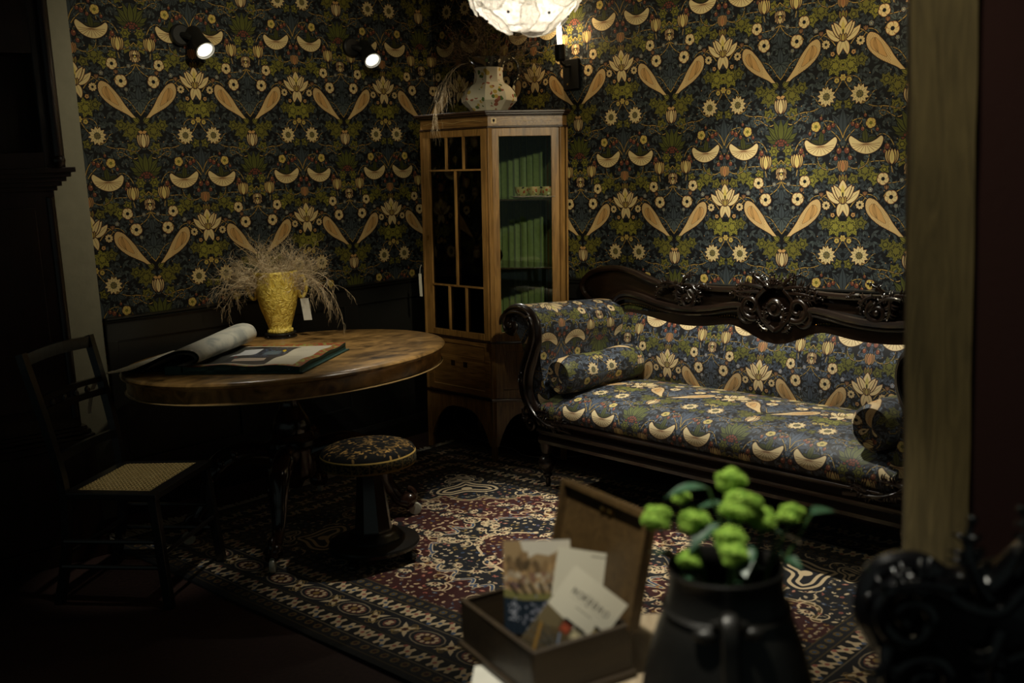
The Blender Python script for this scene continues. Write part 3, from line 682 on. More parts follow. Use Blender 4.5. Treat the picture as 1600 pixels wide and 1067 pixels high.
# seat
prof = [(-.005, .362), (-.026, .385), (-.030, .415), (-.018, .448), (.015, .476), (.07, .492), (.16, .503), (.30, .508), (.44, .504), (.56, .49), (.60, .47), (.60, .36)]
arc = [0]
for a, b in zip(prof[:-1], prof[1:]): arc.append(arc[-1]+math.dist(a, b))
ns = 48; s0, s1 = .15, 2.01; G = []
for i in range(ns+1):
    t = i/ns; s = s0+(s1-s0)*t; e = min(1, min(t, 1-t)/.05)**.5; cr = .012*math.sin(PI*t)
    G.append([(s, d, .36+(z-.36)*(.86+.14*e)+(cr if z > .45 else 0)) for d, z in prof])
mb = MB().grid(G, uv=lambda i, j: (fu(s0+(s1-s0)*i/ns), (arc[j]-.50)/PV+1-705/1160))
for r in (G[0], G[-1]):
    o = len(mb.V); mb.V.extend(r); mb.face([o+k for k in range(len(r))], [((d)/PU, z/PV) for s, d, z in r])
mb.build('seat', 'upholstery', sofa, smooth=60)
# lower outline of the carved back = upper outline of the upholstery
low = [(.05, .78), (.075, .845), (.13, .873), (.20, .880), (.31, .868), (.48, .838), (.64, .836), (.77, .855), (.83, .862), (.90, .845), (.96, .815), (1.02, .790), (SC, .781)]
low = smooth_path([(a, b, 0) for a, b in low], 5); low = [(a, b) for a, b, c in low]; low = low+[(2*SC-a, b) for a, b in low[::-1][1:]]
top = [(-.10, .86), (-.16, .90), (-.175, .95), (-.12, 1.005), (-.03, 1.036), (.09, 1.047), (.20, 1.030), (.30, .998), (.40, .975), (.55, .972), (.72, .968), (.86, .972), (.97, .985), (1.03, 1.0), (SC, 1.005)]
top = smooth_path([(a, b, 0) for a, b in top], 5); top = [(a, b) for a, b, c in top]; top = top+[(2*SC-a, b) for a, b in top[::-1][1:]]
G = []; nr = 12
for i, (s, zt) in enumerate(low):
    row = []
    for j in range(nr+1):
        t = j/nr; z = .42+(zt-.42)*t; e = math.sin(PI*min(1, max(0, t)))**.6; ed = min(1, min(s-.05, 2*SC-.05-s)/.10); ed = max(0, ed)**.5
        row.append((s, .605-.055*e*ed-.02+.05*t, z))
    G.append(row)
mb = MB().grid(G, uv=lambda i, j: (fu(G[i][j][0]), (G[i][j][2]-.590)/PV+1-705/1160), flip=True)
mb.build('backrest', 'upholstery', sofa, smooth=60)
# carved back panel
ti = [top[int(round(k*(len(top)-1)/(len(low)-1)))] for k in range(len(low))]
Gf = []
for (a, z), (ta, tz) in zip(low, ti):
    row = []
    for j in range(9):
        t = j/8; x = a+(ta-a)*t; zz = z-.01+(tz-z+.01)*t; row.append((x, .625-.012*math.sin(PI*t)+.02*t, zz))
    Gf.append(row)
mb = MB().grid(Gf); Gb = [[(x, y+.045, z) for x, y, z in r] for r in Gf]; mb.grid(Gb)
for Ga, Gc in ((Gf, Gb),):
    for k in (0, -1): mb.grid([[r[k] for r in Ga], [r[k] for r in Gc]])
    for k in (0, -1): mb.grid([Ga[k], Gc[k]])
mb.box(.0, 2.16, .60, .65, .22, .84)
mb.build('back_panel', 'sofa_wood', sofa, smooth=50)
mb = MB(); mb.tube([(a, .622, b+.004) for a, b in top], .015, 8); mb.build('top_moulding', 'sofa_wood', sofa)
mb = MB()
for m in (1, -1):
    P = smooth_path([(.075, .86), (.10, .905), (.17, .928), (.26, .918), (.40, .885), (.55, .870), (.70, .880), (.83, .902), (.90, .898), (.925, .87), (.90, .85), (.875, .865)], 6) if 0 else None
    pts = catmull(np.array([(.070, .84), (.095, .895), (.16, .923), (.26, .915), (.40, .882), (.55, .868), (.70, .878), (.82, .900), (.895, .905), (.935, .880), (.925, .852), (.897, .850), (.890, .870)], float), 6, closed=False)
    pts = [(SC+m*(a-SC), .600, b) for a, b in pts]; n = len(pts)
    mb.tube(pts, [.017*(1-.45*(i/n)**4) for i in range(n)], 8); mb.tube([(a, y-.004, b-.024) for a, y, b in pts[:int(n*.72)]], .007, 6)
mb.build('scroll_moulding', 'sofa_wood', sofa)
# carving: leaves and scrolls
def acanthus(mb, c, L, a, bend, w, fn, lobes=5):
    """one carved leaf: a bent midrib with tapering side lobes"""
    rib = []; x, y = c; ang = a
    for i in range(12):
        rib.append((x, y)); x += math.cos(ang)*L/11; y += math.sin(ang)*L/11; ang += bend/11
    mb.tube([fn(p[0], p[1], .010+.008*math.sin(PI*i/11)) for i, p in enumerate(rib)], [w*(1.-.75*(i/11)) for i in range(12)], 7)
    for k in range(lobes):
        i = 2+int(8*k/lobes); t = math.atan2(rib[min(i+1, 11)][1]-rib[i-1][1], rib[min(i+1, 11)][0]-rib[i-1][0])
        for s in (-1, 1):
            q = []; x, y = rib[i]; g = t+s*.55; l = L*.34*(1-.5*k/lobes)
            for j in range(6):
                q.append(fn(x, y, .010+.010*math.sin(PI*j/5))); x += math.cos(g)*l/5; y += math.sin(g)*l/5; g += s*.28
            mb.tube(q, [w*.62*(1-.8*j/5) for j in range(6)], 6)
    e = rib[-1]; mb.ball(fn(e[0], e[1], .012), w*.55, 7, 5)
bf = lambda s, z, d: (s, .612-d, z)
for m in (1, -1):
    mb = MB(); mx = lambda s: SC+m*(s-SC); f2 = lambda s, z, d, mx=mx: bf(mx(s), z, d)
    for c, L, a, b, w in (((.47, .975), .12, .3, -1.2, .013), ((.50, .985), .13, 2.8, 1.1, .012), ((.52, .985), .13, -1.9, 1.3, .013), ((.60, .985), .10, -.3, -1.4, .012), ((.55, 1.0), .08, .9, -.9, .011), ((.44, .975), .09, 3.4, .9, .011), ((.58, .96), .09, -1.2, 1.2, .011), ((.66, .985), .06, .1, -.7, .010)):
        acanthus(mb, c, L, a, b, w, f2)
    mb.tube(spiral((.575, .915), .050, .010, 1.2, -1.4, 22, lambda a, b: f2(a, b, .014)), [.013*(1-.4*i/21) for i in range(22)], 7); mb.ball(f2(.575, .915, .016), .014, 8, 6)
    for c, L, a, b, w in (((1.02, .995), .15, 2.9, .5, .014), ((1.00, .975), .17, 3.1, .35, .013), ((1.03, 1.005), .10, 2.2, .8, .013), ((.97, .955), .13, 3.4, -.7, .011), ((1.05, .83), .10, 2.4, -1.6, .011), ((1.04, .80), .08, 2.9, -1.2, .009)):
        acanthus(mb, c, L, a, b, w, f2)
    mb.build('leaf_carving', 'sofa_wood', sofa, smooth=50); mb = MB()
    mb.tube(spiral((.955, .905), .060, .014, -1.0, -1.3, 24, lambda a, b: f2(a, b, .016)), [.016*(1-.4*i/23) for i in range(24)], 8)
    mb.tube(spiral((.935, .868), .052, .014, 2.4, 1.15, 22, lambda a, b: f2(a, b, .014)), [.013*(1-.4*i/21) for i in range(22)], 7)
    mb.tube([f2(a, b, .012) for a, b in catmull(np.array([(1.03, .99), (.985, .94), (1.0, .87), (1.04, .825), (SC, .80)]), 6, closed=False)], .012, 7)
    mb.build('crest_carving', 'sofa_wood', sofa, smooth=50)
mb = MB()
for i in range(9):
    a = PI*(.08+.84*i/8); acanthus(mb, (SC+.02*math.cos(a), 1.0), .055, a, 0, .010, bf, 2)
mb.lathe([(.0, .016), (.014, .014), (.017, .006), (.026, .006), (.033, .012), (.040, .008), (.044, 0)], (0, 0, 0), 20, fn=lambda x, y, z: (SC+x, .600-z, .905+y))
mb.build('crest_carving', 'sofa_wood', sofa, smooth=50)
mb = MB(); L = 0; prev = low[0]
for p in low[1:]:
    L += math.dist(p, prev)
    if L > .0155: mb.ball((p[0], .612-.012*(1 if .1 < p[0] < 2*SC-.1 else 0), p[1]-.012), (.0042, .003, .0042), 6, 4); L = 0
    prev = p
# finer resampling of the row of nails
mb = MB(); P = np.array(low); seg = np.hypot(*np.diff(P, axis=0).T); cum = np.concatenate([[0], np.cumsum(seg)]); N = int(cum[-1]/.0145)
for k in range(N+1):
    q = cum[-1]*k/N; x = np.interp(q, cum, P[:, 0]); z = np.interp(q, cum, P[:, 1]); mb.ball((x, .613, z-.011), (.0042, .004, .0042), 6, 4)
for k in range(134): mb.ball((.17+k*.0137, -.018, .374), .0032, 6, 4)
mb.build('brass_nails', 'nail', sofa, kind='stuff', label='rows of tiny brass upholstery nails')
# front rail
prof = [(-.012, .245), (-.016, .262), (-.010, .272), (-.006, .290), (-.012, .300), (-.026, .306), (-.028, .316), (-.016, .322), (-.012, .345), (-.020, .352), (-.032, .358), (-.034, .368), (-.018, .376), (.03, .376), (.03, .245)]
MB().prism(prof, .12, 2.04, lambda d, z, s: (s, d, z)).build('front_rail', 'sofa_wood', sofa, smooth=30)
for a in ((.10, .14, .02, .60, .25, .36), (2.02, 2.06, .02, .60, .25, .36)): MB().box(*a).build('side_rail', 'sofa_wood', sofa, smooth=0, bevel=.004)
MB().box(.10, 2.06, .58, .62, .25, .42).build('rear_rail', 'sofa_wood', sofa, smooth=0, bevel=.004)
# arms
inner = [(.215, .40), (.185, .47), (.155, .56), (.142, .66), (.150, .75), (.160, .81), (.148, .865), (.105, .905), (.045, .925), (-.02, .922), (-.075, .900), (-.108, .862), (-.108, .820), (-.080, .792), (-.045, .790), (-.015, .765), (.015, .70), (.03, .60), (.04, .50), (.08, .42)]
pad = catmull(np.array(inner, float), 5)
arcp = np.concatenate([[0], np.cumsum(np.hypot(*np.diff(pad, axis=0).T))])
scr = catmull(np.array([(.36, .335), (.28, .345), (.19, .352), (.115, .385), (.062, .44), (.036, .51), (.045, .59), (.085, .68), (.118, .76), (.118, .835), (.085, .882), (.03, .903), (-.03, .898), (-.078, .872), (-.098, .832), (-.085, .795), (-.050, .785), (-.028, .808), (-.040, .832)], float), 6, closed=False)
for m in (1, -1):
    X = lambda s: SC+m*(s-SC)
    G = []; nd = 14
    for k in range(nd+1):
        d = .006+.60*k/nd; q = min(1, (k+.5)/1.2, (nd-k+.6)/1.2)**.5
        cx, cz = .06, .66
        G.append([(X(cx+(a-cx)*(.90+.10*q)), d, cz+(z-cz)*(.95+.05*q)-.035*k/nd*(z-.4)/.5) for a, z in pad])
    mb = MB().grid(G, cv=True, uv=lambda i, j: ((.60*i/nd)/PU+.25, 1-(arcp[j] if j < len(arcp) else arcp[-1])/PV*1.0+.32), flip=m > 0)
    for r, d in ((G[0], 0), (G[-1], 1)):
        o = len(mb.V); mb.V.extend(r); mb.face([o+i for i in range(len(r))], [(x/PU, z/PV) for x, y, z in r])
    mb.build('arm_pad', 'upholstery', sofa, smooth=60)
    n = len(scr); mb = MB()
    mb.tube([(X(a), -.004, z) for a, z in scr], [.030+.020*math.sin(PI*min(1, i/n*1.5))**2*(1 if i < n*.67 else .0)-.012*(i/n)**3 for i in range(n)], 10, flat=.55, ax=(0, 1, 0))
    mb.tube([(X(a+.014 if z < .88 else a), -.030, z-(.0 if z < .88 else .012)) for a, z in scr[8:int(n*.86)]], .008, 6)
    mb.tube([(X(a-.020 if z < .86 else a), -.022, z+(.0 if z < .86 else .012)) for a, z in scr[8:int(n*.80)]], .007, 6)
    mb.ball((X(-.052), -.014, .822), (.020, .020, .020), 10, 7)
    mb.build('arm_scroll', 'sofa_wood', sofa, smooth=60)
    mb = MB(); f3 = lambda s, z, d, X=X: (X(s), -.012-d, z)
    for c, L, a, b, w in (((.05, .47), .10, -1.3, .9, .011), ((.03, .52), .09, 1.9, -.8, .010), ((.10, .38), .14, -.1, -.5, .012), ((.12, .40), .12, .4, -.9, .010), ((.20, .345), .14, .0, .5, .010), ((.05, .42), .08, -2.2, .9, .010), ((.24, .36), .10, .5, -.8, .009)): acanthus(mb, c, L, a, b, w, f3)
    mb.tube(spiral((.075, .335), .04, .01, 2.0, 1.2, 20, lambda a, b: f3(a, b, .006)), .009, 6)
    mb.build('arm_carving', 'sofa_wood', sofa, smooth=50)
legp = [(.0, .0), (.012, 0), (.014, .02), (.012, .045), (.020, .052), (.024, .06), (.020, .07), (.030, .085), (.044, .105), (.047, .125), (.040, .145), (.024, .156), (.028, .164), (.024, .172), (.030, .185), (.036, .205), (.034, .222), (.042, .232), (.042, .25), (0, .25)]
for s in (.125, 2.035):
    for d in (.035, .56): MB().lathe(legp, (s, d, .0125), 20).build('leg', 'sofa_wood', sofa, smooth=50)
# bolsters
def bolster():
    mb = MB(); r = .088; L = .53; prof = [(0, 0), (.02, -.002), (.05, .002), (.075, -.004), (.086, .008), (.088, .03)]+[(.088+.004*math.sin(i*.9), .03+(L-.06)*i/10) for i in range(1, 10)]+[(.088, L-.03), (.086, L-.008), (.075, L+.004), (.05, L), (.02, L), (0, L)]
    mb.lathe(prof, (0, 0, 0), 32, fn=lambda x, y, z: (x, z, y), uv=lambda i, j: ((prof[j][1]+(.088-prof[j][0]))/PU+.1, .9*i/32))
    return mb
sm = Matrix.Rotation(SR[2], 4, 'Z'); 
for k, (s, lb) in enumerate(((.258, 'navy floral bolster cushion at the left end of the sofa, beside the cabinet'), (2*SC-.258, 'navy floral bolster cushion at the right end of the sofa, behind the timber post'))):
    p = Vector(SO)+sm@Vector((s, .012, .588)); b = bolster(); b.build('bolster_cushion', 'upholstery', smooth=60, loc=p, rot=(0, (.6, 2.2)[k], 0) if 0 else SR, label=lb, cat='cushion', group='bolsters on the sofa')

# ================================================================ DISPLAY CABINET
CT = Matrix.Rotation(.033, 4, Vector((.757, .655, 0)))
cab = thing('display_cabinet', 'tall glazed walnut display cabinet with canted sides in the corner of the room', 'cabinet', (3.845, 3.918, .012), CT.to_euler())
W2 = .53; CD = .276; DP = .47   # width of front, cant, depth
front = lambda a, z, d: (d, a, z)                                   # front face, a along y
cr = lambda a, z, d: ((a+d)*.7071, (-a+d)*.7071, z)                # right cant, a = distance from the front corner
cl = lambda a, z, d: ((a+d)*.7071, W2+(a-d)*.7071, z)
outline = [(0, 0), (CD, -CD), (CD+.035, -CD), (DP, -.04), (DP, W2+.04), (CD+.035, W2+CD), (CD, W2+CD), (0, W2)]
def off(o, e):
    c = [(-.7*e if i in (0, 5) else 0) for i in range(6)]
    return [(x-e if i in (0, 7) else x-e*.4 if i in (1, 6) else x, y-e*.9 if i in (1, 2) else y+e*.9 if i in (5, 6) else (y-e*.42 if i == 0 else y+e*.42 if i == 7 else y)) for i, (x, y) in enumerate(o)]
# cornice
mb = MB()
for e, z0, z1 in ((.034, 1.872, 1.884), (.024, 1.862, 1.872), (.010, 1.856, 1.862)): mb.prism(off(outline, e), z0, z1)
mb.build('cornice', 'mahogany', cab, smooth=0, bevel=.002)
fr = MB().prism(off(outline, -.001), 1.806, 1.856); fr.build('frieze', 'walnut_h', cab, smooth=0)
for e, z0, z1 in ((.008, 1.796, 1.806), (.008, .335, .350), (.005, .655, .664)): MB().prism(off(outline, e), z0, z1).build('moulding', 'mahogany', cab, smooth=0, bevel=.002)
for fn, L0, L1 in ((front, .03, W2-.03), (cr, .05, .36), (cl, .05, .36)):
    t0 = 2.0; P = []
    for i in range(41):
        t = i/40; a = L0+(L1-L0)*t; P.append(fn(a, 1.832+.011*abs(math.sin(t*TAU*1.))*1-.004, -.0015))
    MB().tube(P, .0011, 5).build('inlay_line', 'inlay', cab)
mb = MB(); mb.box(.018, .046, 1.818, 1.846, -.003, .0, lambda a, z, d: cr(a, z, d)); mb.build('corner_plaque', 'inlay', cab, smooth=0)
mb = MB(); mb.ball(cr(.032, 1.834, -.004), (.006, .006, .008), 8, 6); mb.tube([cr(.032, 1.821, -.004), cr(.032, 1.83, -.004)], .0015, 5); mb.build('plaque_tree', 'ebony', cab)
# posts at the four front corners and the back
for x, y, rz in ((.0, .0, 22.5), (0, W2, -22.5), (CD, -CD, 22.5), (CD, W2+CD, -22.5)):
    a = math.radians(rz); mb = MB()
    ins = (.016, .006 if y < W2/2 else -.006)
    if x > .1: ins = (.008, .016 if y < W2/2 else -.016)
    cx, cy = x+ins[0], y+ins[1]
    mb.box(-.014, .014, -.016, .016, 0, 1.80, lambda u, v, z, cx=cx, cy=cy, a=-a: (cx+u*math.cos(a)-v*math.sin(a), cy+u*math.sin(a)+v*math.cos(a), z))
    mb.build('corner_post', 'walnut', cab, smooth=0, bevel=.003)
for y in (-.03, W2+.03): MB().box(DP-.03, DP, y-.015, y+.015, 0, 1.80).build('back_post', 'walnut', cab, smooth=0, bevel=.002)
# front door
door = MB(); z0, z1 = .668, 1.794
door.box(.018, .056, z0, z1, .0, .022, front); door.box(W2-.066, W2-.018, z0, z1, 0, .022, front); door.box(.056, W2-.066, 1.758, z1, 0, .022, front); door.box(.056, W2-.066, z0, .702, 0, .022, front)
dr = door.build('door', 'walnut', cab, smooth=0, bevel=.002)
mb = MB(); a0, a1 = .056, W2-.066; w = .0045
for z in (1.582, .952): mb.box(a0, a1, z-w, z+w, -.001, .012, front)
mid = (a0+a1)/2
mb.box(mid-w, mid+w, .952, 1.582, -.001, .012, front)
for zz0, zz1 in ((1.582, 1.758), (.702, .952)):
    for t in (1/3, 2/3): mb.box(a0+(a1-a0)*t-w, a0+(a1-a0)*t+w, zz0, zz1, -.001, .012, front)
mb.build('glazing_bars', 'walnut', dr, smooth=0)
MB().box(a0, a1, .702, 1.758, .013, .016, front).build('glass_pane', 'glass', dr, smooth=0)
mb = MB(); mb.box(W2-.046, W2-.034, 1.20, 1.225, -.003, 0, front); mb.build('escutcheon', 'brass', dr, smooth=0)
for fn in (cr, cl):
    mb = MB(); mb.box(.020, .055, .668, 1.794, 0, .02, fn); mb.box(.332, .372, .668, 1.794, 0, .02, fn); mb.box(.055, .332, 1.752, 1.794, 0, .02, fn); mb.box(.055, .332, .668, .716, 0, .02, fn)
    fm = mb.build('side_frame', 'walnut', cab, smooth=0, bevel=.002)
    MB().box(.055, .332, .716, 1.752, .009, .012, fn).build('glass_pane', 'glass', fm, smooth=0)
    mb = MB(); mb.box(.020, .372, .352, .655, .006, .02, fn)
    for a, b, c, d in ((.020, .060, .352, .655), (.330, .372, .352, .655), (.060, .330, .61, .655), (.060, .330, .352, .40)): mb.box(a, b, c, d, 0, .008, fn)
    mb.build('side_panel', 'walnut', cab, smooth=0, bevel=.002)
# return sides (wood) and pleated back
for pa, pb in (((CD+.035, -CD), (DP, -.04)), ((CD+.035, W2+CD), (DP, W2+.04))): MB().bar((*pa, 1.075), (*pb, 1.075), .010, 1.45, (0, 0, 1)).build('return_panel', 'walnut', cab, smooth=0)
def pleated(x0, y0, x1, y1, n):
    G = []; L = math.hypot(x1-x0, y1-y0); nx, ny = -(y1-y0)/L, (x1-x0)/L
    for i in range(n*4+1):
        t = i/(n*4); d = .010*math.sin(TAU*n*t+math.sin(t*9))+.004*math.sin(TAU*n*t*2.3); G.append([(x0+(x1-x0)*t+nx*d, y0+(y1-y0)*t+ny*d, z) for z in (.66, .9, 1.2, 1.5, 1.80)])
    return G
mb = MB(); mb.grid(pleated(DP-.02, -.02, DP-.02, W2+.02, 12)+pleated(DP-.02, W2+.02, CD+.035, W2+CD-.03, 7)[1:]); mb.grid(pleated(CD+.035, -CD+.03, DP-.02, -.02, 7))
mb.build('pleated_lining', 'silk', cab, smooth=60)
MB().box(DP-.008, DP, -.04, W2+.04, .35, 1.80).build('back_board', 'mahogany', cab, smooth=0)
shp = [(.03, .015), (CD-.01, -CD+.04), (CD+.02, -CD+.04), (DP-.035, -.01), (DP-.035, W2+.01), (CD+.02, W2+CD-.04), (CD-.01, W2+CD-.04), (.03, W2-.015)]
for z in (1.425, 1.062): MB().prism(shp, z-.009, z).build('shelf', 'mahogany', cab, smooth=0, bevel=.002)
MB().prism(off(outline, -.006), .655, .667).build('base_board', 'mahogany', cab, smooth=0)
MB().prism(off(outline, -.012), 1.79, 1.80).build('top_board', 'mahogany', cab, smooth=0)
MB().prism(off(outline, -.006), .352, .362).build('bottom_board', 'mahogany', cab, smooth=0)
# drawer-like front panel with inlaid squares
mb = MB(); mb.box(.018, W2-.018, .352, .655, .006, .02, front)
for a, b, c, d in ((.018, .058, .352, .655), (W2-.058, W2-.018, .352, .655), (.058, W2-.058, .628, .655), (.058, W2-.058, .352, .385)): mb.box(a, b, c, d, 0, .008, front)
pn = mb.build('front_panel', 'walnut_h', cab, smooth=0, bevel=.002)
for a in (.20, .30): MB().box(a, a+.03, .50, .53, .004, .007, front).build('inlay_square', 'mahogany', pn, smooth=0)
mb = MB(); mb.box(.058, W2-.058, .384, .3865, .002, .006, front); mb.build('inlay_line', 'inlay', pn, smooth=0)
# arched aprons
def apron(L, fn, name):
    P = [(.02, .335), (.02, .08)]; n = 16
    for i in range(n+1):
        t = i/n; a = .03+(L-.06)*t; e = abs(2*t-1); P.append((a, .27-.19*e**3.2+.015*math.cos(t*TAU*1.)*0))
    P += [(L-.02, .08), (L-.02, .335)]
    MB().prism(P, .004, .018, fn).build(name, 'walnut', cab, smooth=0)
apron(W2, front, 'apron'); apron(.39, cr, 'apron'); apron(.39, cl, 'apron')

# things inside and on the cabinet (placed in the cabinet's own tilted frame)
CM = Matrix.Translation((3.845, 3.918, .012))@CT.to_4x4(); CE = CT.to_euler()
def incab(x, y, z): return CM@Vector((x, y, z))
def cup_proto():
    t = thing('teacup', 'x', 'cup')
    MB().lathe([(0, .004), (.020, .004), (.021, .0), (.023, .006), (.026, .012), (.034, .024), (.038, .042), (.041, .056), (.039, .056), (.035, .042), (.030, .022), (.016, .010), (0, .009)], n=24).build('bowl', 'cup', t, smooth=60)
    MB().tube([(.034+.020*math.sin(PI*k/8), 0, .046-.028*k/8) for k in range(9)], .003, 6).build('handle', 'nail', t)
    MB().lathe([(0, -.006), (.022, -.006), (.045, .000), (.064, .006), (.063, .008), (.044, .003), (.020, -.002), (0, -.002)], n=24).build('saucer', 'gilt', t, smooth=60)
    return t
c0 = cup_proto()
cups = [(.165, -.085, 'painted teacup and saucer behind the right glass, first from the front corner', .0), (.205, -.14, 'painted teacup behind the right glass of the cabinet, middle of three', .8), (.255, -.185, 'painted teacup and saucer behind the right glass, nearest the sofa', -1.), (.16, .475, 'painted teacup and saucer at the left end of the upper cabinet shelf', 1.)]
for k, (x, y, lb, rz) in enumerate(cups):
    c = c0 if k == 0 else copy_tree(c0); c.location = incab(x, y, 1.4325); c.rotation_euler = (CE.x, CE.y, rz); tag(c, lb, 'cup', 'painted teacups in the cabinet')
tp = thing('teapot', 'round blue and cream teapot on the upper cabinet shelf behind the barred door', 'teapot', incab(.17, .32, 1.4265), CE)
m, nt, b_, L_ = new_mat('landscape_china'); tc = node(nt, 'ShaderNodeTexCoord'); sx = node(nt, 'ShaderNodeSeparateXYZ'); r = node(nt, 'ShaderNodeValToRGB'); L_.new(tc.outputs['Generated'], sx.inputs[0]); L_.new(sx.outputs[2], r.inputs[0]); L_.new(r.outputs[0], b_.inputs[0]); e = r.color_ramp.elements; e[0].color = (.10, .16, .26, 1); e[1].color = (.05, .04, .03, 1); e[0].position = .42; e[1].position = .9; r.color_ramp.interpolation = 'CONSTANT'; q = e.new(.47); q.color = (.62, .40, .14, 1); e[0].position = 0; q = e.new(.78); q.color = (.35, .33, .26, 1); b_.inputs['Roughness'].default_value = .2
M['landscape'] = m
MB().lathe([(0, 0), (.030, 0), (.032, .006), (.052, .020), (.060, .040), (.054, .058), (.036, .068), (0, .070)], n=28).build('pot_body', 'landscape', tp, smooth=60)
MB().lathe([(0, .088), (.006, .088), (.008, .082), (.004, .078), (.020, .074), (.036, .068), (0, .066)], n=24).build('lid', 'gilt', tp, smooth=60)
MB().tube([(0, -.05-.035*math.sin(PI*k/8), .055-.035*k/8) for k in range(9)], .004, 6).build('handle', 'gilt', tp)
MB().tube([(0, .045, .03), (0, .075, .045), (0, .088, .065)], [.010, .007, .005], 8).build('spout', 'landscape', tp)
jr = thing('ginger_jar', 'small lidded painted jar on the upper cabinet shelf beside the door stile', 'jar', incab(.12, .145, 1.4265), CE)
MB().lathe([(0, 0), (.026, 0), (.030, .01), (.040, .035), (.040, .055), (.028, .072), (.020, .076), (0, .076)], n=24).build('jar_body', 'cup', jr, smooth=60)
MB().lathe([(0, .098), (.008, .094), (.012, .088), (.022, .082), (.023, .076), (0, .076)], n=20).build('lid', 'iron', jr, smooth=60)
gb = thing('glass_bowl', 'clear round glass bowl on the lower shelf of the cabinet', 'bowl', incab(.14, .12, 1.0635), CE)
MB().lathe([(0, 0), (.026, 0), (.020, .006), (.022, .010), (.046, .024), (.058, .050), (.052, .078), (.040, .090), (.037, .090), (.048, .077), (.054, .050), (.043, .027), (.018, .014), (0, .014)], n=28).build('bowl_wall', 'clear', gb, smooth=60)
MB().lathe([(.037, .088), (.042, .090), (.037, .092)], n=24).build('rim', 'clear', gb, smooth=60)

# white paper tag hanging from the left of the cabinet
tg = thing('paper_tag', 'narrow white paper tag hanging from the left edge of the cabinet', 'tag', tuple(incab(-.012, .556, 1.005)))
MB().box(-.001, .001, -.011, .011, -.13, 0).build('card', 'paper', tg, smooth=0); MB().tube([(0, 0, 0), (.004, 0, .03), (.012, -.004, .05)], .0012, 5).build('string', 'paper', tg)

# octagonal painted jug on top
jt = tuple(incab(.19, .175, 1.8845))
jg = thing('painted_jug', 'eight-sided cream china jug with painted flowers and a black rim, on top of the cabinet', 'jug', jt, (CE.x, CE.y, .25))
octa = lambda a, k: (1/math.cos((a+PI/8) % (PI/4)-PI/8))*.965
prof = [(0, 0), (.085, 0), (.098, .012), (.145, .062), (.146, .075), (.135, .110), (.112, .140), (.082, .160), (.075, .178), (.074, .215), (.078, .240)]
MB().lathe(prof, n=64, rad=octa).build('jug_body', 'china', jg, smooth=25)
up = [(.078, .240), (.084, .262), (.098, .292), (.096, .294), (.080, .262), (.068, .235), (.062, .20), (0, .19)]
def lip(a, k):
    q = .5+.5*math.cos(a-2.6); return octa(a, k)*(1+(.30*q**6 if k in (1, 2, 3, 4) else 0)+.03*math.cos(a*4))
MB().lathe(up, n=64, rad=lip).build('neck', 'china_dark', jg, smooth=30)
h = catmull(np.array([(.082, 0, .270), (.13, 0, .292), (.168, 0, .262), (.166, 0, .205), (.145, 0, .150), (.138, 0, .112)]), 6, closed=False)
ha = -.75
MB().tube([(x*math.cos(ha), x*math.sin(ha), z) for x, y, z in h], [.011]*6+[.010]*(len(h)-6), 8, flat=.7).build('handle', 'china_dark', jg)
MB().tube([(.128*math.cos(ha+.0), .128*math.sin(ha), .128), (.150*math.cos(ha), .150*math.sin(ha), .10), (.150*math.cos(ha), .150*math.sin(ha), .075)], [.010, .008, .003], 6).build('handle_drop', 'nail', jg)

# ================================================================ dried bouquets
def wisp(mb, p, d, L, n, R, r0=.0012, curl=.35, grav=0.):
    p = Vector(p); d = Vector(d).normalized(); P = [p.copy()]
    for i in range(n):
        d = (d+Vector((R.uniform(-1, 1), R.uniform(-1, 1), R.uniform(-1, 1)))*curl+Vector((0, 0, -grav))).normalized(); p = p+d*L/n; P.append(p.copy())
    mb.tube(P, [r0*(1-.6*i/n) for i in range(n+1)], 3, caps=False); return P
def branchy(mb, p, d, L, R, lev=2, r0=.0013, curl=.22, grav=0.):
    P = wisp(mb, p, d, L, 8, R, r0, curl, grav)
    if lev:
        for k in range(R.choice((5, 6, 7))):
            i = R.randint(2, 7); q = P[i]; dd = (P[i+1]-P[i]).normalized()+Vector((R.uniform(-1, 1), R.uniform(-1, 1), R.uniform(-.7, .9)))*.9
            branchy(mb, q, dd, L*R.uniform(.28, .5), R, lev-1, r0*.75, curl*1.3, grav)

# ================================================================ PEDESTAL TABLE
TC = (2.685, 4.055); TZ = .790
tb = thing('pedestal_table', 'oval burr walnut pedestal table with carved cabriole legs, in front of the left wall', 'table', (TC[0], TC[1], 0), (0, 0, math.radians(-5)))
ea, eb = .762, .652
def ell(prof, name, mat, sm=40, parent=tb):
    mb = MB(); G = []
    for i in range(96):
        a = TAU*i/96; G.append([((ea+p)*math.cos(a) if p > -.6 else 0, (eb+p)*math.sin(a) if p > -.6 else 0, z) for p, z in prof])
    mb.grid(G, cu=True); return mb.build(name, mat, parent, smooth=sm)
ell([(-.9, TZ), (-.30, TZ), (-.018, TZ), (-.006, TZ-.003), (0, TZ-.011), (-.002, TZ-.020), (-.012, TZ-.025), (-.020, TZ-.028), (-.9, TZ-.028)], 'tabletop', 'burr')
ell([(-.020, TZ-.028), (-.024, TZ-.034), (-.024, TZ-.085), (-.018, TZ-.089), (-.018, TZ-.094), (-.030, TZ-.096), (-.045, TZ-.096), (-.045, TZ-.03)], 'frieze', 'burr')
ell([(-.016, TZ-.088), (-.014, TZ-.091), (-.016, TZ-.094), (-.020, TZ-.094), (-.020, TZ-.088)], 'edge_bead', 'inlay')
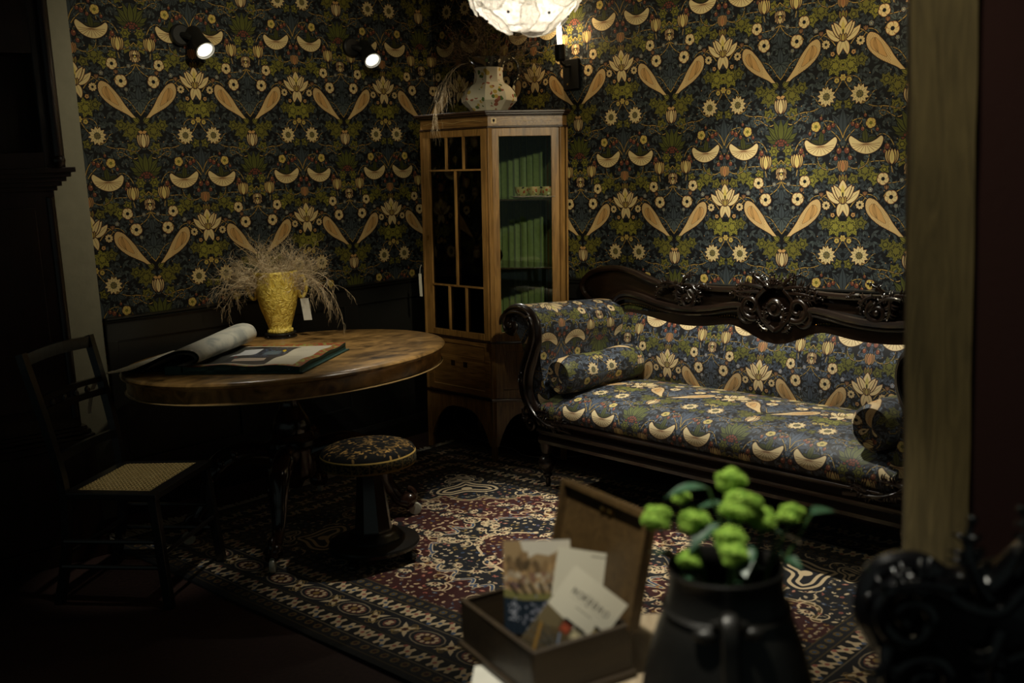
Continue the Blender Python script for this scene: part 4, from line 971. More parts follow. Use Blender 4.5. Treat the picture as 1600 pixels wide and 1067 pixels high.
# pedestal column and legs (own centre, slightly toward the room)
PX, PY = -.095, -.125
MB().lathe([(0, .735), (.13, .735), (.14, .715), (.10, .70), (.075, .68), (.085, .66), (.070, .645), (.048, .62), (.046, .585), (.058, .555), (.080, .52), (.092, .485), (.088, .455), (.10, .445), (.105, .43), (.125, .42), (.128, .40), (.108, .39), (.10, .37), (.10, .26), (.09, .24), (.05, .225), (.03, .19), (0, .185)], (PX, PY, 0), 32).build('column', 'mahogany', tb, smooth=50)
MB().box(PX-.30, PX+.30, PY-.05, PY+.05, .70, .765).build('bearer', 'mahogany', tb, smooth=0)
ct, st_ = math.cos(math.radians(5)), math.sin(math.radians(5))
for fx, fy in ((2.17, 3.52), (2.135, 4.10), (2.975, 3.60), (2.93, 4.26)):
    dx, dy = fx-TC[0], fy-TC[1]; dx, dy = dx*ct-dy*st_, dx*st_+dy*ct; dx -= PX; dy -= PY; Lr = math.hypot(dx, dy); ux, uy = dx/Lr, dy/Lr
    P = catmull(np.array([(.05, .34), (.14, .375), (.25, .385), (.34, .345), (.385, .27), (.41, .19), (.45, .125), (Lr-.05, .095), (Lr-.005, .085), (Lr+.02, .075)]), 5, closed=False)
    rad = np.interp(np.linspace(0, 1, len(P)), [0, .15, .35, .5, .65, .78, .9, 1], [.055, .052, .058, .044, .030, .034, .050, .028])
    mb = MB().tube([(PX+ux*r, PY+uy*r, z) for r, z in P], rad, 12, flat=.8)
    for r, z, s in ((.27, .40, .030), (.33, .37, .030), (.38, .30, .024)): 
        for q in (-1, 1): mb.ball((PX+ux*r-uy*q*.035, PY+uy*r+ux*q*.035, z-.01), (s*.7, s*.7, s), 8, 6)
    mb.tube(spiral((0, 0), .040, .010, 1.57, -1.2, 20, lambda a, b: (PX+ux*(Lr-.01+a), PY+uy*(Lr-.01+a), .105+b)), .013, 7)
    lg = mb.build('leg', 'mahogany', tb, smooth=60)
    mb = MB(); 
    mb.lathe([(0, -.011), (.012, -.011), (.027, -.010), (.030, -.005), (.030, .005), (.027, .010), (.012, .011), (0, .011)], n=20, fn=lambda x, y, z: (PX+ux*(Lr+.02)+ux*x-uy*z, PY+uy*(Lr+.02)+uy*x+ux*z, .0425+y))
    mb.lathe([(0, .03), (.010, .03), (.010, .075), (0, .075)], (PX+ux*(Lr+.012), PY+uy*(Lr+.012), 0), 10)
    mb.build('caster', 'white_metal', lg, smooth=50, label='pale ceramic caster wheel')

# vase, stand, bouquet, tag
VX, VY = 2.955, 4.53
stn = thing('vase_stand', 'low round black stand under the yellow vase on the table', 'stand', (VX, VY, TZ))
MB().lathe([(0, 0), (.082, 0), (.084, .006), (.074, .010), (.074, .016), (.082, .020), (.080, .026), (0, .026)], n=32).build('plinth', 'ebony', stn, smooth=30)
for k in range(4): MB().ball((.076*math.cos(k*TAU/4), .076*math.sin(k*TAU/4), .008), .010, 8, 6).build('foot', 'ebony', stn)
vs = thing('relief_vase', 'yellow glazed urn vase with raised figures and two ring handles, on the table', 'vase', (VX, VY, TZ+.026), (0, 0, math.radians(-46)))
vp = [(0, 0), (.062, 0), (.066, .006), (.064, .018), (.058, .022), (.062, .040), (.076, .085), (.092, .135), (.102, .180), (.107, .225), (.105, .255), (.102, .280), (.106, .300), (.110, .312), (.105, .316), (.097, .300), (.090, .27), (.085, .20), (.04, .12), (0, .11)]
def rel(a, k):
    if 5 <= k <= 11: return 1+.018*math.sin(a*5+k*1.3)*math.sin(k*1.9+a*2)+.012*math.sin(a*11+k*2.1)
    if k in (1, 2, 3): return 1+.012*math.sin(a*36)
    if k in (12, 13, 14): return 1+.035*math.sin(a*6)+.02*math.sin(a*9+1)
    return 1
pr2 = []
for (r0, z0_), (r1, z1_) in zip(vp[:-1], vp[1:]): pr2 += [(r0, z0_)]
MB().lathe(vp, n=144, rad=rel).build('vase_body', 'yellow', vs, smooth=70)
for s in (-1, 1):
    hp = catmull(np.array([(s*.100, 0, .272), (s*.128, 0, .288), (s*.146, 0, .262), (s*.148, 0, .215), (s*.130, 0, .180), (s*.112, 0, .185), (s*.112, 0, .215)]), 5, closed=False)
    MB().tube(hp, [.011]*4+[.009]*(len(hp)-4), 8).build('handle', 'yellow', vs)
bq = thing('dried_bouquet', 'tangle of dried pale grass and twigs spilling out of the yellow vase', 'bouquet', (VX, VY, TZ+.026))
mb = MB(); R = random.Random(11)
right = Vector((.69, -.72, 0)); back = Vector((.70, .70, 0))
for i in range(120):
    a = R.uniform(-1.15, 1.15); d = right*math.sin(a)+Vector((0, 0, 1))*(math.cos(a)*.9+.25)+back*R.uniform(-.5, .35)
    o = right*.06*math.sin(a)+back*R.uniform(-.06, .05)+Vector((0, 0, .20)); branchy(mb, o, d, R.uniform(.16, .30)*(1 if abs(a) < 1 else .85), R, 2, .0011, .30, .02)
mb.build('grass_cloud', 'grass', bq, smooth=0)
for s, n in ((1, 4), (-1, 2)):
    mb = MB()
    for i in range(n):
        o = right*s*R.uniform(.07, .09)+back*R.uniform(-.05, .03)+Vector((0, 0, .30)); d = right*s*R.uniform(1.2, 1.6)+Vector((0, 0, R.uniform(.1, .6)))-back*R.uniform(.1, .35)
        branchy(mb, o, d, R.uniform(.28, .40), R, 2, .0014, .16, .24 if s > 0 else .26)
    mb.build('hanging_twigs', 'grass', bq, smooth=0)
mb = MB(); Pl = smooth_path([(0, 0, .26), tuple(right*-.08+Vector((0, 0, .36))), tuple(right*-.20+Vector((0, 0, .47)))], 6); mb.tube(Pl, .0016, 5); mb.build('straw', 'inlay', bq)
mb = MB(); lp, lm = leafpoly(0, 0, .085, .034, 0, .3, 9); mb.prism([(a, b) for a, b in lp], -.0006, .0006, lambda a, b, c: tuple(right*(-.06-a)-back*.05+Vector((0, 0, .322+a*.42+b*.9+c)))); mb.build('green_leaf', 'leaf_green', bq, smooth=0)
bt = thing('price_tag', 'white paper tag on a string hanging from the right handle of the yellow vase', 'tag', tuple(Vector((VX, VY, TZ+.026+.185))+right*.128-back*.03))
MB().box(-.021, .021, -.0006, .0006, -.125, -.012, lambda x, y, z: tuple(right*(x+.012-z*.10)+back*y+Vector((0, 0, z)))).build('card', 'paper', bt, smooth=0)
MB().tube([(0, 0, .03), tuple(right*.01+Vector((0, 0, -.012)))], .0012, 5).build('string', 'paper', bt)

# wisps on the cabinet
bq2 = thing('dried_bouquet', 'brown cloud of dried grass in the painted jug on top of the cabinet', 'bouquet', jt)
mb = MB()
for i in range(46):
    a = R.uniform(-1.3, 1.3); d = right*math.sin(a)*1.1+Vector((0, 0, 1))*(math.cos(a)*.8+.02)+back*R.uniform(-.2, .5)
    branchy(mb, right*R.uniform(-.03, .03)+Vector((0, 0, .24)), d, R.uniform(.20, .34), R, 2, .0011, .28, .02)
mb.build('grass_cloud', 'grass_dark', bq2, smooth=0)
mb = MB()
for i in range(4):
    d = right*-1.0+Vector((0, 0, R.uniform(.1, .5)))-back*R.uniform(.1, .35); branchy(mb, right*-.10+back*-.02+Vector((0, 0, .27)), d, R.uniform(.28, .38), R, 2, .0010, .14, .34)
mb.build('hanging_twigs', 'grass', bq2, smooth=0)
# ================================================================ pattern book on the table
bk = thing('pattern_book', 'large green clothbound pattern book lying open on the table, pages curled over', 'book', (2.06, 4.06, TZ+.001), (0, 0, math.radians(-57)))
BX, BY = .62, .57
mb = MB(); mb.box(0, BX, 0, BY, 0, .006); mb.box(0, .075, 0, BY, .006, .036); mb.build('back_cover', 'green_cloth', bk, smooth=0, bevel=.0015)
MB().box(-.27, -.01, .10, BY, 0, .006).build('front_cover', 'blue_cloth', bk, smooth=0, bevel=.0015)
mb = MB(); nx, ny = 40, 20
hgt = lambda x, y, k: .034+.004*math.sin(x*26+1)*(1-y)+.003*math.sin(y*16+x*7)
G = [[(.08+(BX-.095)*i/nx, .006+(BY-.012)*j/ny, hgt(.08+.53*i/nx, j/ny, 0)) for j in range(ny+1)] for i in range(nx+1)]
def leaf_art():
    C = Canvas(.53, .56, 900, (.62, .56, .44)); R = random.Random(2)
    org = np.array((.55, .25, .12)); gr = np.array((.50, .52, .24))
    C.poly([(0, 0), (.53, 0), (.53, .56), (0, .56)], org)
    for i in range(620):
        x, y = R.uniform(0, .53), R.uniform(0, .56); p, m = leafpoly(x, y, .03, .012, R.uniform(0, 6.28), .8, 6); C.poly(p, gr*R.uniform(.85, 1.25))
    C.poly([(.02, .055), (.487, .055), (.487, .528), (.02, .528)], (.74, .71, .63))
    C.poly([(.03, .08), (.345, .08), (.345, .50), (.03, .50)], (.07, .08, .09))
    # photograph of a furnished room
    for a in (((.03, .08), (.14, .08), (.12, .50), (.03, .50), (.22, .22, .20)), ((.10, .16), (.19, .15), (.20, .31), (.11, .34), (.70, .70, .70)), ((.19, .10), (.33, .09), (.345, .36), (.21, .38), (.09, .12, .18)), ((.21, .38), (.345, .35), (.345, .50), (.20, .50), (.10, .08, .08)), ((.16, .40), (.30, .37), (.31, .42), (.17, .45), (.62, .55, .48)), ((.23, .2), (.30, .19), (.30, .26), (.23, .27), (.30, .36, .38))): C.poly(a[:4], a[4])
    for i in range(90): C.dot(R.uniform(.20, .34), R.uniform(.10, .34), .004, (.32, .40, .50))
    p, m = leafpoly(.30, .17, .05, .02, 1.2, 0, 6); C.poly(p, (.75, .62, .08)); C.dot(.15, .36, .009, (.55, .2, .15))
    for k, (y, l) in enumerate(((.20, .06), (.22, .05), (.34, .08), (.355, .07), (.37, .08))): C.line([(.38, y), (.38+l, y)], .002, (.45, .43, .38))
    return np.clip(C.a, 0, 1)
M['book_page'] = printed('printed_page', leaf_art(), .45, spec=.4)
mb.grid(G, uv=lambda i, j: (i/nx, j/ny)); mb.build('printed_leaf', 'book_page', bk, smooth=60)
mb = MB(); Gs = []
for (x0, y0, x1, y1, n) in ((.08, .006, .605, .006, 40), (.605, .006, .605, .564, 20), (.605, .564, .08, .564, 40)):
    g = []
    for i in range(n+1):
        t = i/n; x, y = x0+(x1-x0)*t, y0+(y1-y0)*t; h = hgt(x, (y-.006)/(BY-.012), 0)-.0004; g.append([(x, y, .006), (x-.002*(x > .6), y+.003*math.sin(h*900), .006+(h-.006)*.35), (x, y, .006+(h-.006)*.7), (x, y, h)])
    mb.grid(g)
mb.build('page_block', 'green_cloth', bk, smooth=0)
def curl_sheet(prof, name, mat, y0, y1, grow=.0):
    P = catmull(np.array(prof, float), 6, closed=False); n = 12; G = []
    for x, z in P: G.append([(.05+(x-.05)*(1+.0*j)+.0*j, y0+(y1-y0)*j/n, .036+(z-.036)*(1+grow*j/n) if x > -.05 else z) for j in range(n+1)])
    mb = MB().grid(G); mb.grid([[(x, y, z+.0016) for x, y, z in r] for r in G])
    return mb.build(name, mat, bk, smooth=60)
m, nt, b_, L_ = new_mat('faintly_printed_paper'); tc = node(nt, 'ShaderNodeTexCoord'); n_ = node(nt, 'ShaderNodeTexNoise'); n_.inputs['Scale'].default_value = 14; n_.inputs['Detail'].default_value = 8; L_.new(tc.outputs['Object'], n_.inputs['Vector']); r = node(nt, 'ShaderNodeValToRGB'); r.color_ramp.elements[0].position = .45; r.color_ramp.elements[1].position = .62; r.color_ramp.elements[0].color = (.50, .48, .40, 1); r.color_ramp.elements[1].color = (.30, .31, .28, 1); L_.new(n_.outputs['Fac'], r.inputs[0]); L_.new(r.outputs[0], b_.inputs[0]); b_.inputs['Roughness'].default_value = .6
M['print_grey'] = m
curl_sheet([(.06, .038), (.10, .040), (.145, .048), (.165, .070), (.150, .094), (.11, .104), (.06, .100), (.0, .082), (-.08, .050), (-.16, .022), (-.24, .010), (-.275, .009)], 'turned_page', 'print_grey', .0, BY, .45)
curl_sheet([(.05, .037), (.10, .038), (.140, .052), (.150, .070), (.135, .088), (.10, .096), (.05, .090), (-.01, .072), (-.08, .040), (-.14, .012)], 'turned_page', 'green_cloth', .01, BY-.01, .42)
curl_sheet([(.05, .0365), (.09, .037), (.125, .050), (.135, .066), (.12, .080), (.08, .085), (.03, .078), (-.03, .056), (-.09, .026), (-.13, .010)], 'turned_page', 'paper', .015, BY-.02, .40)
mb = MB(); P = catmull(np.array([(-.25, .010), (-.29, .008), (-.33, -.012), (-.365, -.06), (-.385, -.13), (-.39, -.17)]), 5, closed=False); n = len(P)
mb.grid([[(x, .012+.055*j*(1-.6*i/n), z) for j in (0, 1)] for i, (x, z) in enumerate(P)]); mb.grid([[(x, .012+.055*j*(1-.6*i/n), z+.0012) for j in (0, 1)] for i, (x, z) in enumerate(P)]); mb.build('drooping_page', 'paper', bk, smooth=60)

# ================================================================ STOOL
sl = thing('round_stool', 'low round stool with tapestry seat and octagonal column, on the rug beside the table', 'stool', (2.528, 3.312, .012))
def tap():
    C = Canvas(.44, .44, 900, (.030, .030, .026)); R = random.Random(6); c = .22
    for i in range(420):
        a = R.uniform(0, TAU); q = R.gauss(.145, .022) if R.random() < .8 else R.uniform(0, .09); w_ = 1 if R.random() < .75 or a < 2 else .3
        x, y = c+q*math.cos(a), c+q*math.sin(a); p, m = leafpoly(x, y, .022, .010, R.uniform(0, TAU), .6, 6); C.poly(p, np.array((.62, .48, .26))*R.uniform(.35, 1.1)*w_)
    return np.clip(C.a, 0, 1)
M['tapestry'] = printed('tapestry', tap(), .95, .3, weave=300.)
def band_art():
    C = Canvas(1.2, .06, 900, (.38, .32, .18)); R = random.Random(3)
    for i in range(900):
        p, m = leafpoly(R.uniform(0, 1.2), R.uniform(0, .06), .014, .008, R.uniform(0, TAU), .5, 5); C.poly(p, np.array((.12, .12, .08))*R.uniform(.5, 2))
    for i in range(17): C.line([(i*.0706, 0), (i*.0706, .06)], .004, (.45, .36, .18))
    C.line([(0, .003), (1.2, .003)], .006, (.85, .70, .38)); C.line([(0, .057), (1.2, .057)], .004, (.5, .4, .2)); return np.clip(C.a, 0, 1)
M['tapband'] = printed('tapestry_band', band_art(), .95, .3, weave=300.)
pr = [(.0, .504), (.06, .503), (.12, .499), (.165, .490), (.188, .478), (.194, .466)]
mb = MB(); G = []
for i in range(49):
    a = TAU*i/48; G.append([(r*math.cos(a), r*math.sin(a), z-.012) for r, z in pr])
mb.grid(G, uv=lambda i, j: (.5+pr[j][0]*math.cos(TAU*i/48)/.44, .5+pr[j][0]*math.sin(TAU*i/48)/.44)); mb.build('seat', 'tapestry', sl, smooth=60)
mb = MB(); mb.grid([[(r*math.cos(TAU*i/48), r*math.sin(TAU*i/48), z) for r, z in ((.194, .454), (.197, .448), (.197, .412), (.193, .402))] for i in range(49)], uv=lambda i, j: (i/48, (1, .9, .1, 0)[j])); mb.build('seat_band', 'tapband', sl, smooth=60)
MB().lathe([(0, .445), (.190, .445), (.190, .403), (.06, .398), (.05, .40), (0, .40)], n=48).build('seat_board', 'mahogany', sl, smooth=40)
o8 = lambda a, k: 1/math.cos((a+PI/8) % (PI/4)-PI/8)
MB().lathe([(0, .40), (.048, .40), (.048, .395), (.072, .13), (.080, .115), (.080, .10), (0, .10)], n=64, rad=o8).build('column', 'mahogany', sl, smooth=25)
MB().lathe([(0, .118), (.086, .118), (.105, .105), (.118, .092), (.118, .085), (.150, .080), (.186, .074), (.190, .066), (.186, .052), (.17, .048), (0, .048)], n=64, rad=lambda a, k: 1 if k > 4 else 1+.035*abs(math.sin(a*4))).build('base', 'ebony', sl, smooth=35)
for k in range(4):
    a = math.radians(200+90*k); u, v = math.cos(a), math.sin(a); mb = MB()
    mb.tube([(u*r, v*r, z) for r, z in catmull(np.array([(.08, .05), (.13, .045), (.165, .034), (.185, .018), (.172, .004+.008), (.155, .014), (.160, .026)]), 5, closed=False)], .0115, 8, flat=1.5, ax=(-v, u, 0)); mb.build('foot', 'ebony', sl, smooth=60)

# ================================================================ CANE CHAIR
CA = math.atan2(-.82, .57)+PI/2   # turns local -y... local +y is forward
ch = thing('cane_chair', 'dark wooden side chair with woven cane seat, in front of the tall clock', 'chair', (1.795, 3.845, 0), (0, 0, math.atan2(-.82, .57)-PI/2))
# local: +y forward, +x = clock side reversed
HW, FB, FF = .225, -.19, .185
def leg_(P, w, nm='leg'):
    mb = MB()
    for a, b in zip(P[:-1], P[1:]): mb.bar(a, b, w, w, (0, 1, 0.01))
    return mb.build(nm, 'ebony', ch, smooth=0, bevel=.004)
for s in (-1, 1):
    leg_([(s*(HW-.01), FF-.01, .435), (s*(HW+.005), FF+.02, .013 if s < 0 else 0)], .034)
    P = [(s*(HW-.02), FB-.02, .0+0), ]
    mb = MB(); pts = catmull(np.array([(s*(HW-.02), FB-.075, 0), (s*(HW-.02), FB-.02, .22), (s*(HW-.02), FB, .45), (s*(HW-.01), FB-.03, .68), (s*HW, FB-.095, .985)]), 6, closed=False)
    for a, b in zip(pts[:-1], pts[1:]): mb.bar(a, Vector(b)+(Vector(b)-Vector(a))*.08, .032, .030, (0, 1, .01))
    mb.build('leg', 'ebony', ch, smooth=0)
back_y = lambda z: float(np.interp(z, [.45, .68, .985], [FB, FB-.03, FB-.095]))
def crossbar(z, h, bow, nm, t=.018):
    mb = MB(); pts = [(-HW+2*HW*i/10, back_y(z)-bow*math.sin(PI*i/10), z+.006*math.sin(PI*i/10)) for i in range(11)]
    for a, b in zip(pts[:-1], pts[1:]): mb.bar(a, Vector(b)+(Vector(b)-Vector(a))*.06, t, h, (0, 0, 1))
    mb.build(nm, 'ebony', ch, smooth=0)
crossbar(.962, .046, .020, 'top_rail', .022); crossbar(.805, .022, .012, 'back_rail'); crossbar(.755, .026, .012, 'back_rail'); crossbar(.575, .034, .008, 'back_rail')
for x in (-.12, -.04, .04, .12): MB().ball((x, back_y(.78)-.010, .780), (.014, .010, .016), 10, 8).build('turned_ball', 'ebony', ch)
mb = MB(); o_ = [(-HW+.005, FB-.005), (HW-.005, FB-.005), (HW+.012, FF+.012), (-HW-.012, FF+.012)]; i_ = [(-HW+.045, FB+.04), (HW-.045, FB+.04), (HW-.032, FF-.033), (-HW+.032, FF-.033)]
G = [[(*o_[k], .425), (*o_[k], .450), (*i_[k], .452), (*i_[k], .432)] for k in range(4)]; mb.grid(G, cu=True, cv=True); mb.build('seat_frame', 'ebony', ch, smooth=0, bevel=.003)
mb = MB(); n = 18
def seatpt(u, v):
    a = Vector(i_[0]).lerp(Vector(i_[1]), u); b = Vector(i_[3]).lerp(Vector(i_[2]), u); p = a.lerp(b, v); return (p.x, p.y)
for k in range(n+1):
    t = k/n
    for dz, (p, q) in ((0, (seatpt(t, 0), seatpt(t, 1))), (.0012, (seatpt(0, t), seatpt(1, t)))): mb.bar((*p, .447+dz), (*q, .447+dz), .0042, .0012)
for k in range(-n, n, 1):
    t = k/n; a0 = (max(0, t), max(0, -t)); a1 = (min(1, 1+t), min(1, 1-t))
    if abs(t) < .96: mb.bar((*seatpt(*a0), .4495), (*seatpt(*a1), .4495), .0030, .001); mb.bar((*seatpt(1-a0[0], a0[1]), .4500), (*seatpt(1-a1[0], a1[1]), .4500), .0030, .001)
mb.build('cane_seat', 'cane', ch, smooth=0)
for z, a, b in ((.16, (-HW, FB-.03), (-HW-.0, FF+.01)), (.16, (HW, FB-.03), (HW, FF+.01)), (.26, (-HW, FB-.01), (-HW, FF+.01)), (.26, (HW, FB-.01), (HW, FF+.01)), (.21, (-HW, FF+.01), (HW, FF+.01)), (.20, (-HW, FB-.02), (HW, FB-.02))): MB().tube([(*a, z), (*b, z)], .0095, 8).build('stretcher', 'ebony', ch)

# ================================================================ TALL CLOCK
ck = thing('longcase_clock', 'very dark mahogany longcase clock against the wall at the far left', 'clock', (1.595, 4.36, 0), (0, 0, math.radians(-7)))
mb = MB(); mb.box(-.47, .27, 0, .26, 0, .09); mb.box(-.455, .255, .01, .26, .09, .50); mb.box(-.465, .265, 0, .26, .50, .53)
for k, z in enumerate((.53, .55, .565)): mb.box(-.46+.012*k, .26-.012*k, .0+.01*k, .26, z, z+.018)
mb.build('plinth', 'clock_wood', ck, smooth=0, bevel=.004)
mb = MB(); mb.box(-.415, .215, .03, .25, .58, 1.60); mb.box(-.33, .13, .018, .03, .68, 1.52); 
for s in (-1, 1): mb.tube([(s*.295-.10, .034, .62), (s*.295-.10, .034, 1.56)], .018, 10)
mb.build('trunk', 'clock_wood', ck, smooth=40, bevel=.003)
mb = MB()
for k in range(5): e = .012+.016*k; mb.box(-.415-e, .215+e, .03-e*.9, .25, 1.585+.018*k, 1.606+.018*k)
mb.build('trunk_moulding', 'clock_wood', ck, smooth=0, bevel=.003)
mb = MB(); mb.box(-.455, -.355, -.03, .25, 1.67, 2.38); mb.box(.175, .255, -.03, .25, 1.67, 2.38); mb.box(-.455, .255, .10, .25, 1.67, 2.38); mb.box(-.355, .175, -.03, .06, 1.67, 1.74); mb.box(-.355, .175, -.03, .06, 2.13, 2.38)
for k in range(4): e = .014*k; mb.box(-.46-e, .26+e, -.035-e, .25, 2.38+.02*k, 2.40+.02*k)
for s in (-1, 1):
    mb.tube([(s*.325-.10, -.045, 1.70), (s*.325-.10, -.045, 2.34)], .020, 12); mb.ball((s*.325-.10, -.045, 1.705), .028, 10, 6)
mb.build('hood', 'clock_wood', ck, smooth=40, bevel=.003)
M['dial'] = plain('clock_dial', (.24, .28, .22), .6, .0, var=.1)
mb = MB(); mb.lathe([(0, 0), (.128, 0), (.130, .004), (0, .004)], n=48, fn=lambda x, y, z: (x-.170, .055-z, 1.88+y)); dl = mb.build('dial', 'dial', ck, smooth=30)
mb = MB(); ROM = ['XII', 'I', 'II', 'III', 'IIII', 'V', 'VI', 'VII', 'VIII', 'IX', 'X', 'XI']
for k, t in enumerate(ROM):
    a = TAU*k/12; x = -(len(t)-1)*.0055
    for c in t:
        for p, q in {'I': [((0, -.011), (0, .011))], 'V': [((-.005, .011), (0, -.011)), ((.005, .011), (0, -.011))], 'X': [((-.005, .011), (.005, -.011)), ((.005, .011), (-.005, -.011))]}[c]:
            f = lambda u, v: ((x+u)*math.cos(a)+(.105+v)*math.sin(a)-.170, .0495, 1.88-(x+u)*math.sin(a)+(.105+v)*math.cos(a)); mb.bar(f(*p), f(*q), .0022, .001, (0, 1, 0))
        x += .011
mb.bar((-.170, .047, 1.88), (-.225, .047, 1.92), .006, .001, (0, 1, 0)); mb.bar((-.170, .046, 1.88), (-.14, .046, 1.97), .004, .001, (0, 1, 0)); mb.build('numerals_and_hands', 'ebony', dl, smooth=0)
MB().box(-.355, .175, -.022, -.019, 1.74, 2.13).build('hood_glass', 'clear', ck, smooth=0)

# ================================================================ WALL LAMPS
def sconce(y, z, label):
    t = thing('wall_sconce', label, 'wall lamp', (A, y, z), group=None)
    MB().box(-.022, 0, -.055, .055, -.125, .035).build('backplate', 'iron', t, smooth=0, bevel=.004)
    MB().tube([(-.02, 0, .0), (-.06, 0, -.005), (-.095, 0, .012), (-.10, 0, .03)], .008, 8).build('arm', 'iron', t)
    MB().lathe([(0, .02), (.020, .02), (.028, .03), (.028, .105), (.024, .108), (0, .108)], (-.10, 0, 0), 20).build('candle_cup', 'iron', t, smooth=30)
    MB().lathe([(0, .108), (.012, .108), (.0125, .150), (.014, .165), (.013, .195), (.008, .225), (.002, .245), (0, .246)], (-.10, 0, 0), 16).build('candle_bulb', 'bulb', t, smooth=50, label='glowing candle bulb')
    p = point('sconce_light', (-.10, 0, .19), 11.0, .018, (1, .72, .38)); p.parent = t
    mb = MB(); mb.lathe([(0, 0), (.006, 0), (.005, .003), (0, .004)], n=12, fn=lambda x, y, z: (-.022-z, .02+x, -.095+y)); mb.build('screw', 'brass', t); return t
sconce(3.715, 2.125, 'black wall sconce with a lit candle bulb, above the right side of the cabinet')
sconce(1.775, 2.13, 'black wall sconce at the top right, partly hidden by the timber post')
def wall_spot(x, z, tx, label, pw=30):
    t = thing('wall_spotlight', label, 'spotlight', (x, B, z))
    MB().lathe([(0, 0), (.052, 0), (.054, .006), (.054, .022), (.046, .030), (0, .030)], n=28, fn=lambda a, b, c: (a, -c, b)).build('wall_base', 'matt_black', t, smooth=40)
    d = Vector(tx)-Vector((x+.06, B-.12, z-.05)); d.normalize(); o = Vector((.055, -.10, -.045))
    MB().tube([(0, -.02, 0), (.012, -.055, -.008), (.028, -.075, -.02)], .016, 8).build('joint', 'matt_black', t)
    q = d.to_track_quat('Z', 'Y').to_matrix(); f = lambda a, b, c: tuple(o+q@(Vector((a, b, c))*1.35))
    MB().lathe([(0, -.075), (.022, -.072), (.028, -.06), (.028, -.01), (.034, .02), (.036, .045), (.032, .045), (.028, .02), (0, .01)], n=24, fn=f).build('lamp_head', 'matt_black', t, smooth=40)
    MB().lathe([(.030, .046), (.0345, .049), (.036, .046), (.0345, .040), (.030, .040)], n=28, fn=f).build('rim', 'white_gloss', t, smooth=40)
    MB().lathe([(.030, .042), (.022, .030), (.020, .030), (.0, .030)], n=28, fn=f).build('reflector', 'socket', t, smooth=40)
    MB().lathe([(0, .0365), (.014, .0355), (.020, .032), (0, .0315)], n=20, fn=f).build('bulb_lens', 'bulb_white', t, smooth=40, label='glowing spotlight lens')
    l = spot('spotlight_beam', tuple(Vector((x, B, z))+o+d*.06), tx, pw, 60, .8, .02, NEUT); return t
wall_spot(2.708, 2.322, (2.75, 2.6, .2), 'black adjustable spotlight on the papered wall, left one of two, lens lit', 14)
wall_spot(3.765, 2.320, (3.30, 2.5, .2), 'black adjustable spotlight on the papered wall, right one of two, nearer the corner')

# ================================================================ PENDANT
pc = Vector((2.44, 2.235, 2.165)); PR = .178
pd = thing('glass_disc_pendant', 'pendant lamp made of overlapping textured clear glass discs, brightly lit, hanging at the top', 'lamp', tuple(pc))
R = random.Random(9)
def disc(dirv, rad, rr, name='glass_disc'):
    dirv = Vector(dirv).normalized(); q = dirv.to_track_quat('Z', 'Y').to_matrix(); o = dirv*rad; G = []
    n = 30
    for i in range(n):
        a = TAU*i/n; row = []
        for k, s in enumerate((.06, .35, .65, .88, 1.0, 1.03)):
            r = rr*s*(1+(.03*math.sin(a*7+k)+.02*math.sin(a*13) if k > 2 else 0)); sag = -(r*r)/(2*PR*1.25)+(.004*math.sin(a*9+k*2) if k in (2, 3) else 0)+(.003 if k == 4 else 0); row.append(tuple(o+q@Vector((r*math.cos(a), r*math.sin(a), sag))))
        G.append(row)
    mb = MB().grid(G, cu=True); mb.tube([g[-1] for g in G], .0022, 5, closed=True); mb.tube([g[2] for g in G], .0012, 4, closed=True); mb.build(name, 'lamp_glass', pd, smooth=60)
    return o, q
for th, n, off_, rad in ((168, 1, 0, .99), (138, 6, .3, 1.0), (103, 8, .0, 1.03), (70, 8, .4, 1.0), (40, 6, .1, .93)):
    for i in range(n):
        a = TAU*i/n+off_+R.uniform(-.05, .05); t = math.radians(th+R.uniform(-3, 3)); d = Vector((math.sin(t)*math.cos(a), math.sin(t)*math.sin(a), math.cos(t)))
        o, q = disc(d, PR*rad+R.uniform(-.012, .012), .084+R.uniform(-.004, .004)); MB().ball(tuple(o*1.01), .0045, 8, 6).build('pin', 'iron', pd)
mb = MB()
for k in range(5):
    t = math.radians(25+k*32); mb.tube([(PR*.94*math.sin(t)*math.cos(TAU*i/32), PR*.94*math.sin(t)*math.sin(TAU*i/32), PR*.94*math.cos(t)) for i in range(32)], .0018, 5, closed=True)
mb.build('wire_frame', 'brass', pd)
MB().tube([(0, 0, PR*.9), (0, 0, 2.95-pc.z)], .0035, 6).build('cord', 'cable', pd)
for k in range(3): MB().ball((.05*math.cos(k*2.1), .05*math.sin(k*2.1), .02), (.022, .022, .032), 12, 8).build('bulb', 'bulb_dim', pd)

p = point('pendant_light', (0, 0, .0), 2.0, .05, (1, .90, .74)); p.parent = pd

# ================================================================ grey cable on the floor
P = smooth_path([(4.30, 4.70, .02), (4.18, 4.45, .006), (4.10, 4.20, .018), (4.08, 4.0, .018), (4.02, 3.86, .018), (4.05, 3.72, .018), (4.22, 3.60, .006)], 8)
MB().tube(P, .0035, 6).build('power_cable', 'cable', smooth=60, label='thin grey cable on the floor under the cabinet', cat='cable')

# ================================================================ FOREGROUND TABLE
ft = thing('side_table', 'small pale-topped wooden table in the foreground, under the box and pewter jug', 'table', (.79, .60, 0), (0, 0, math.atan2(.65, .76)-PI/2))
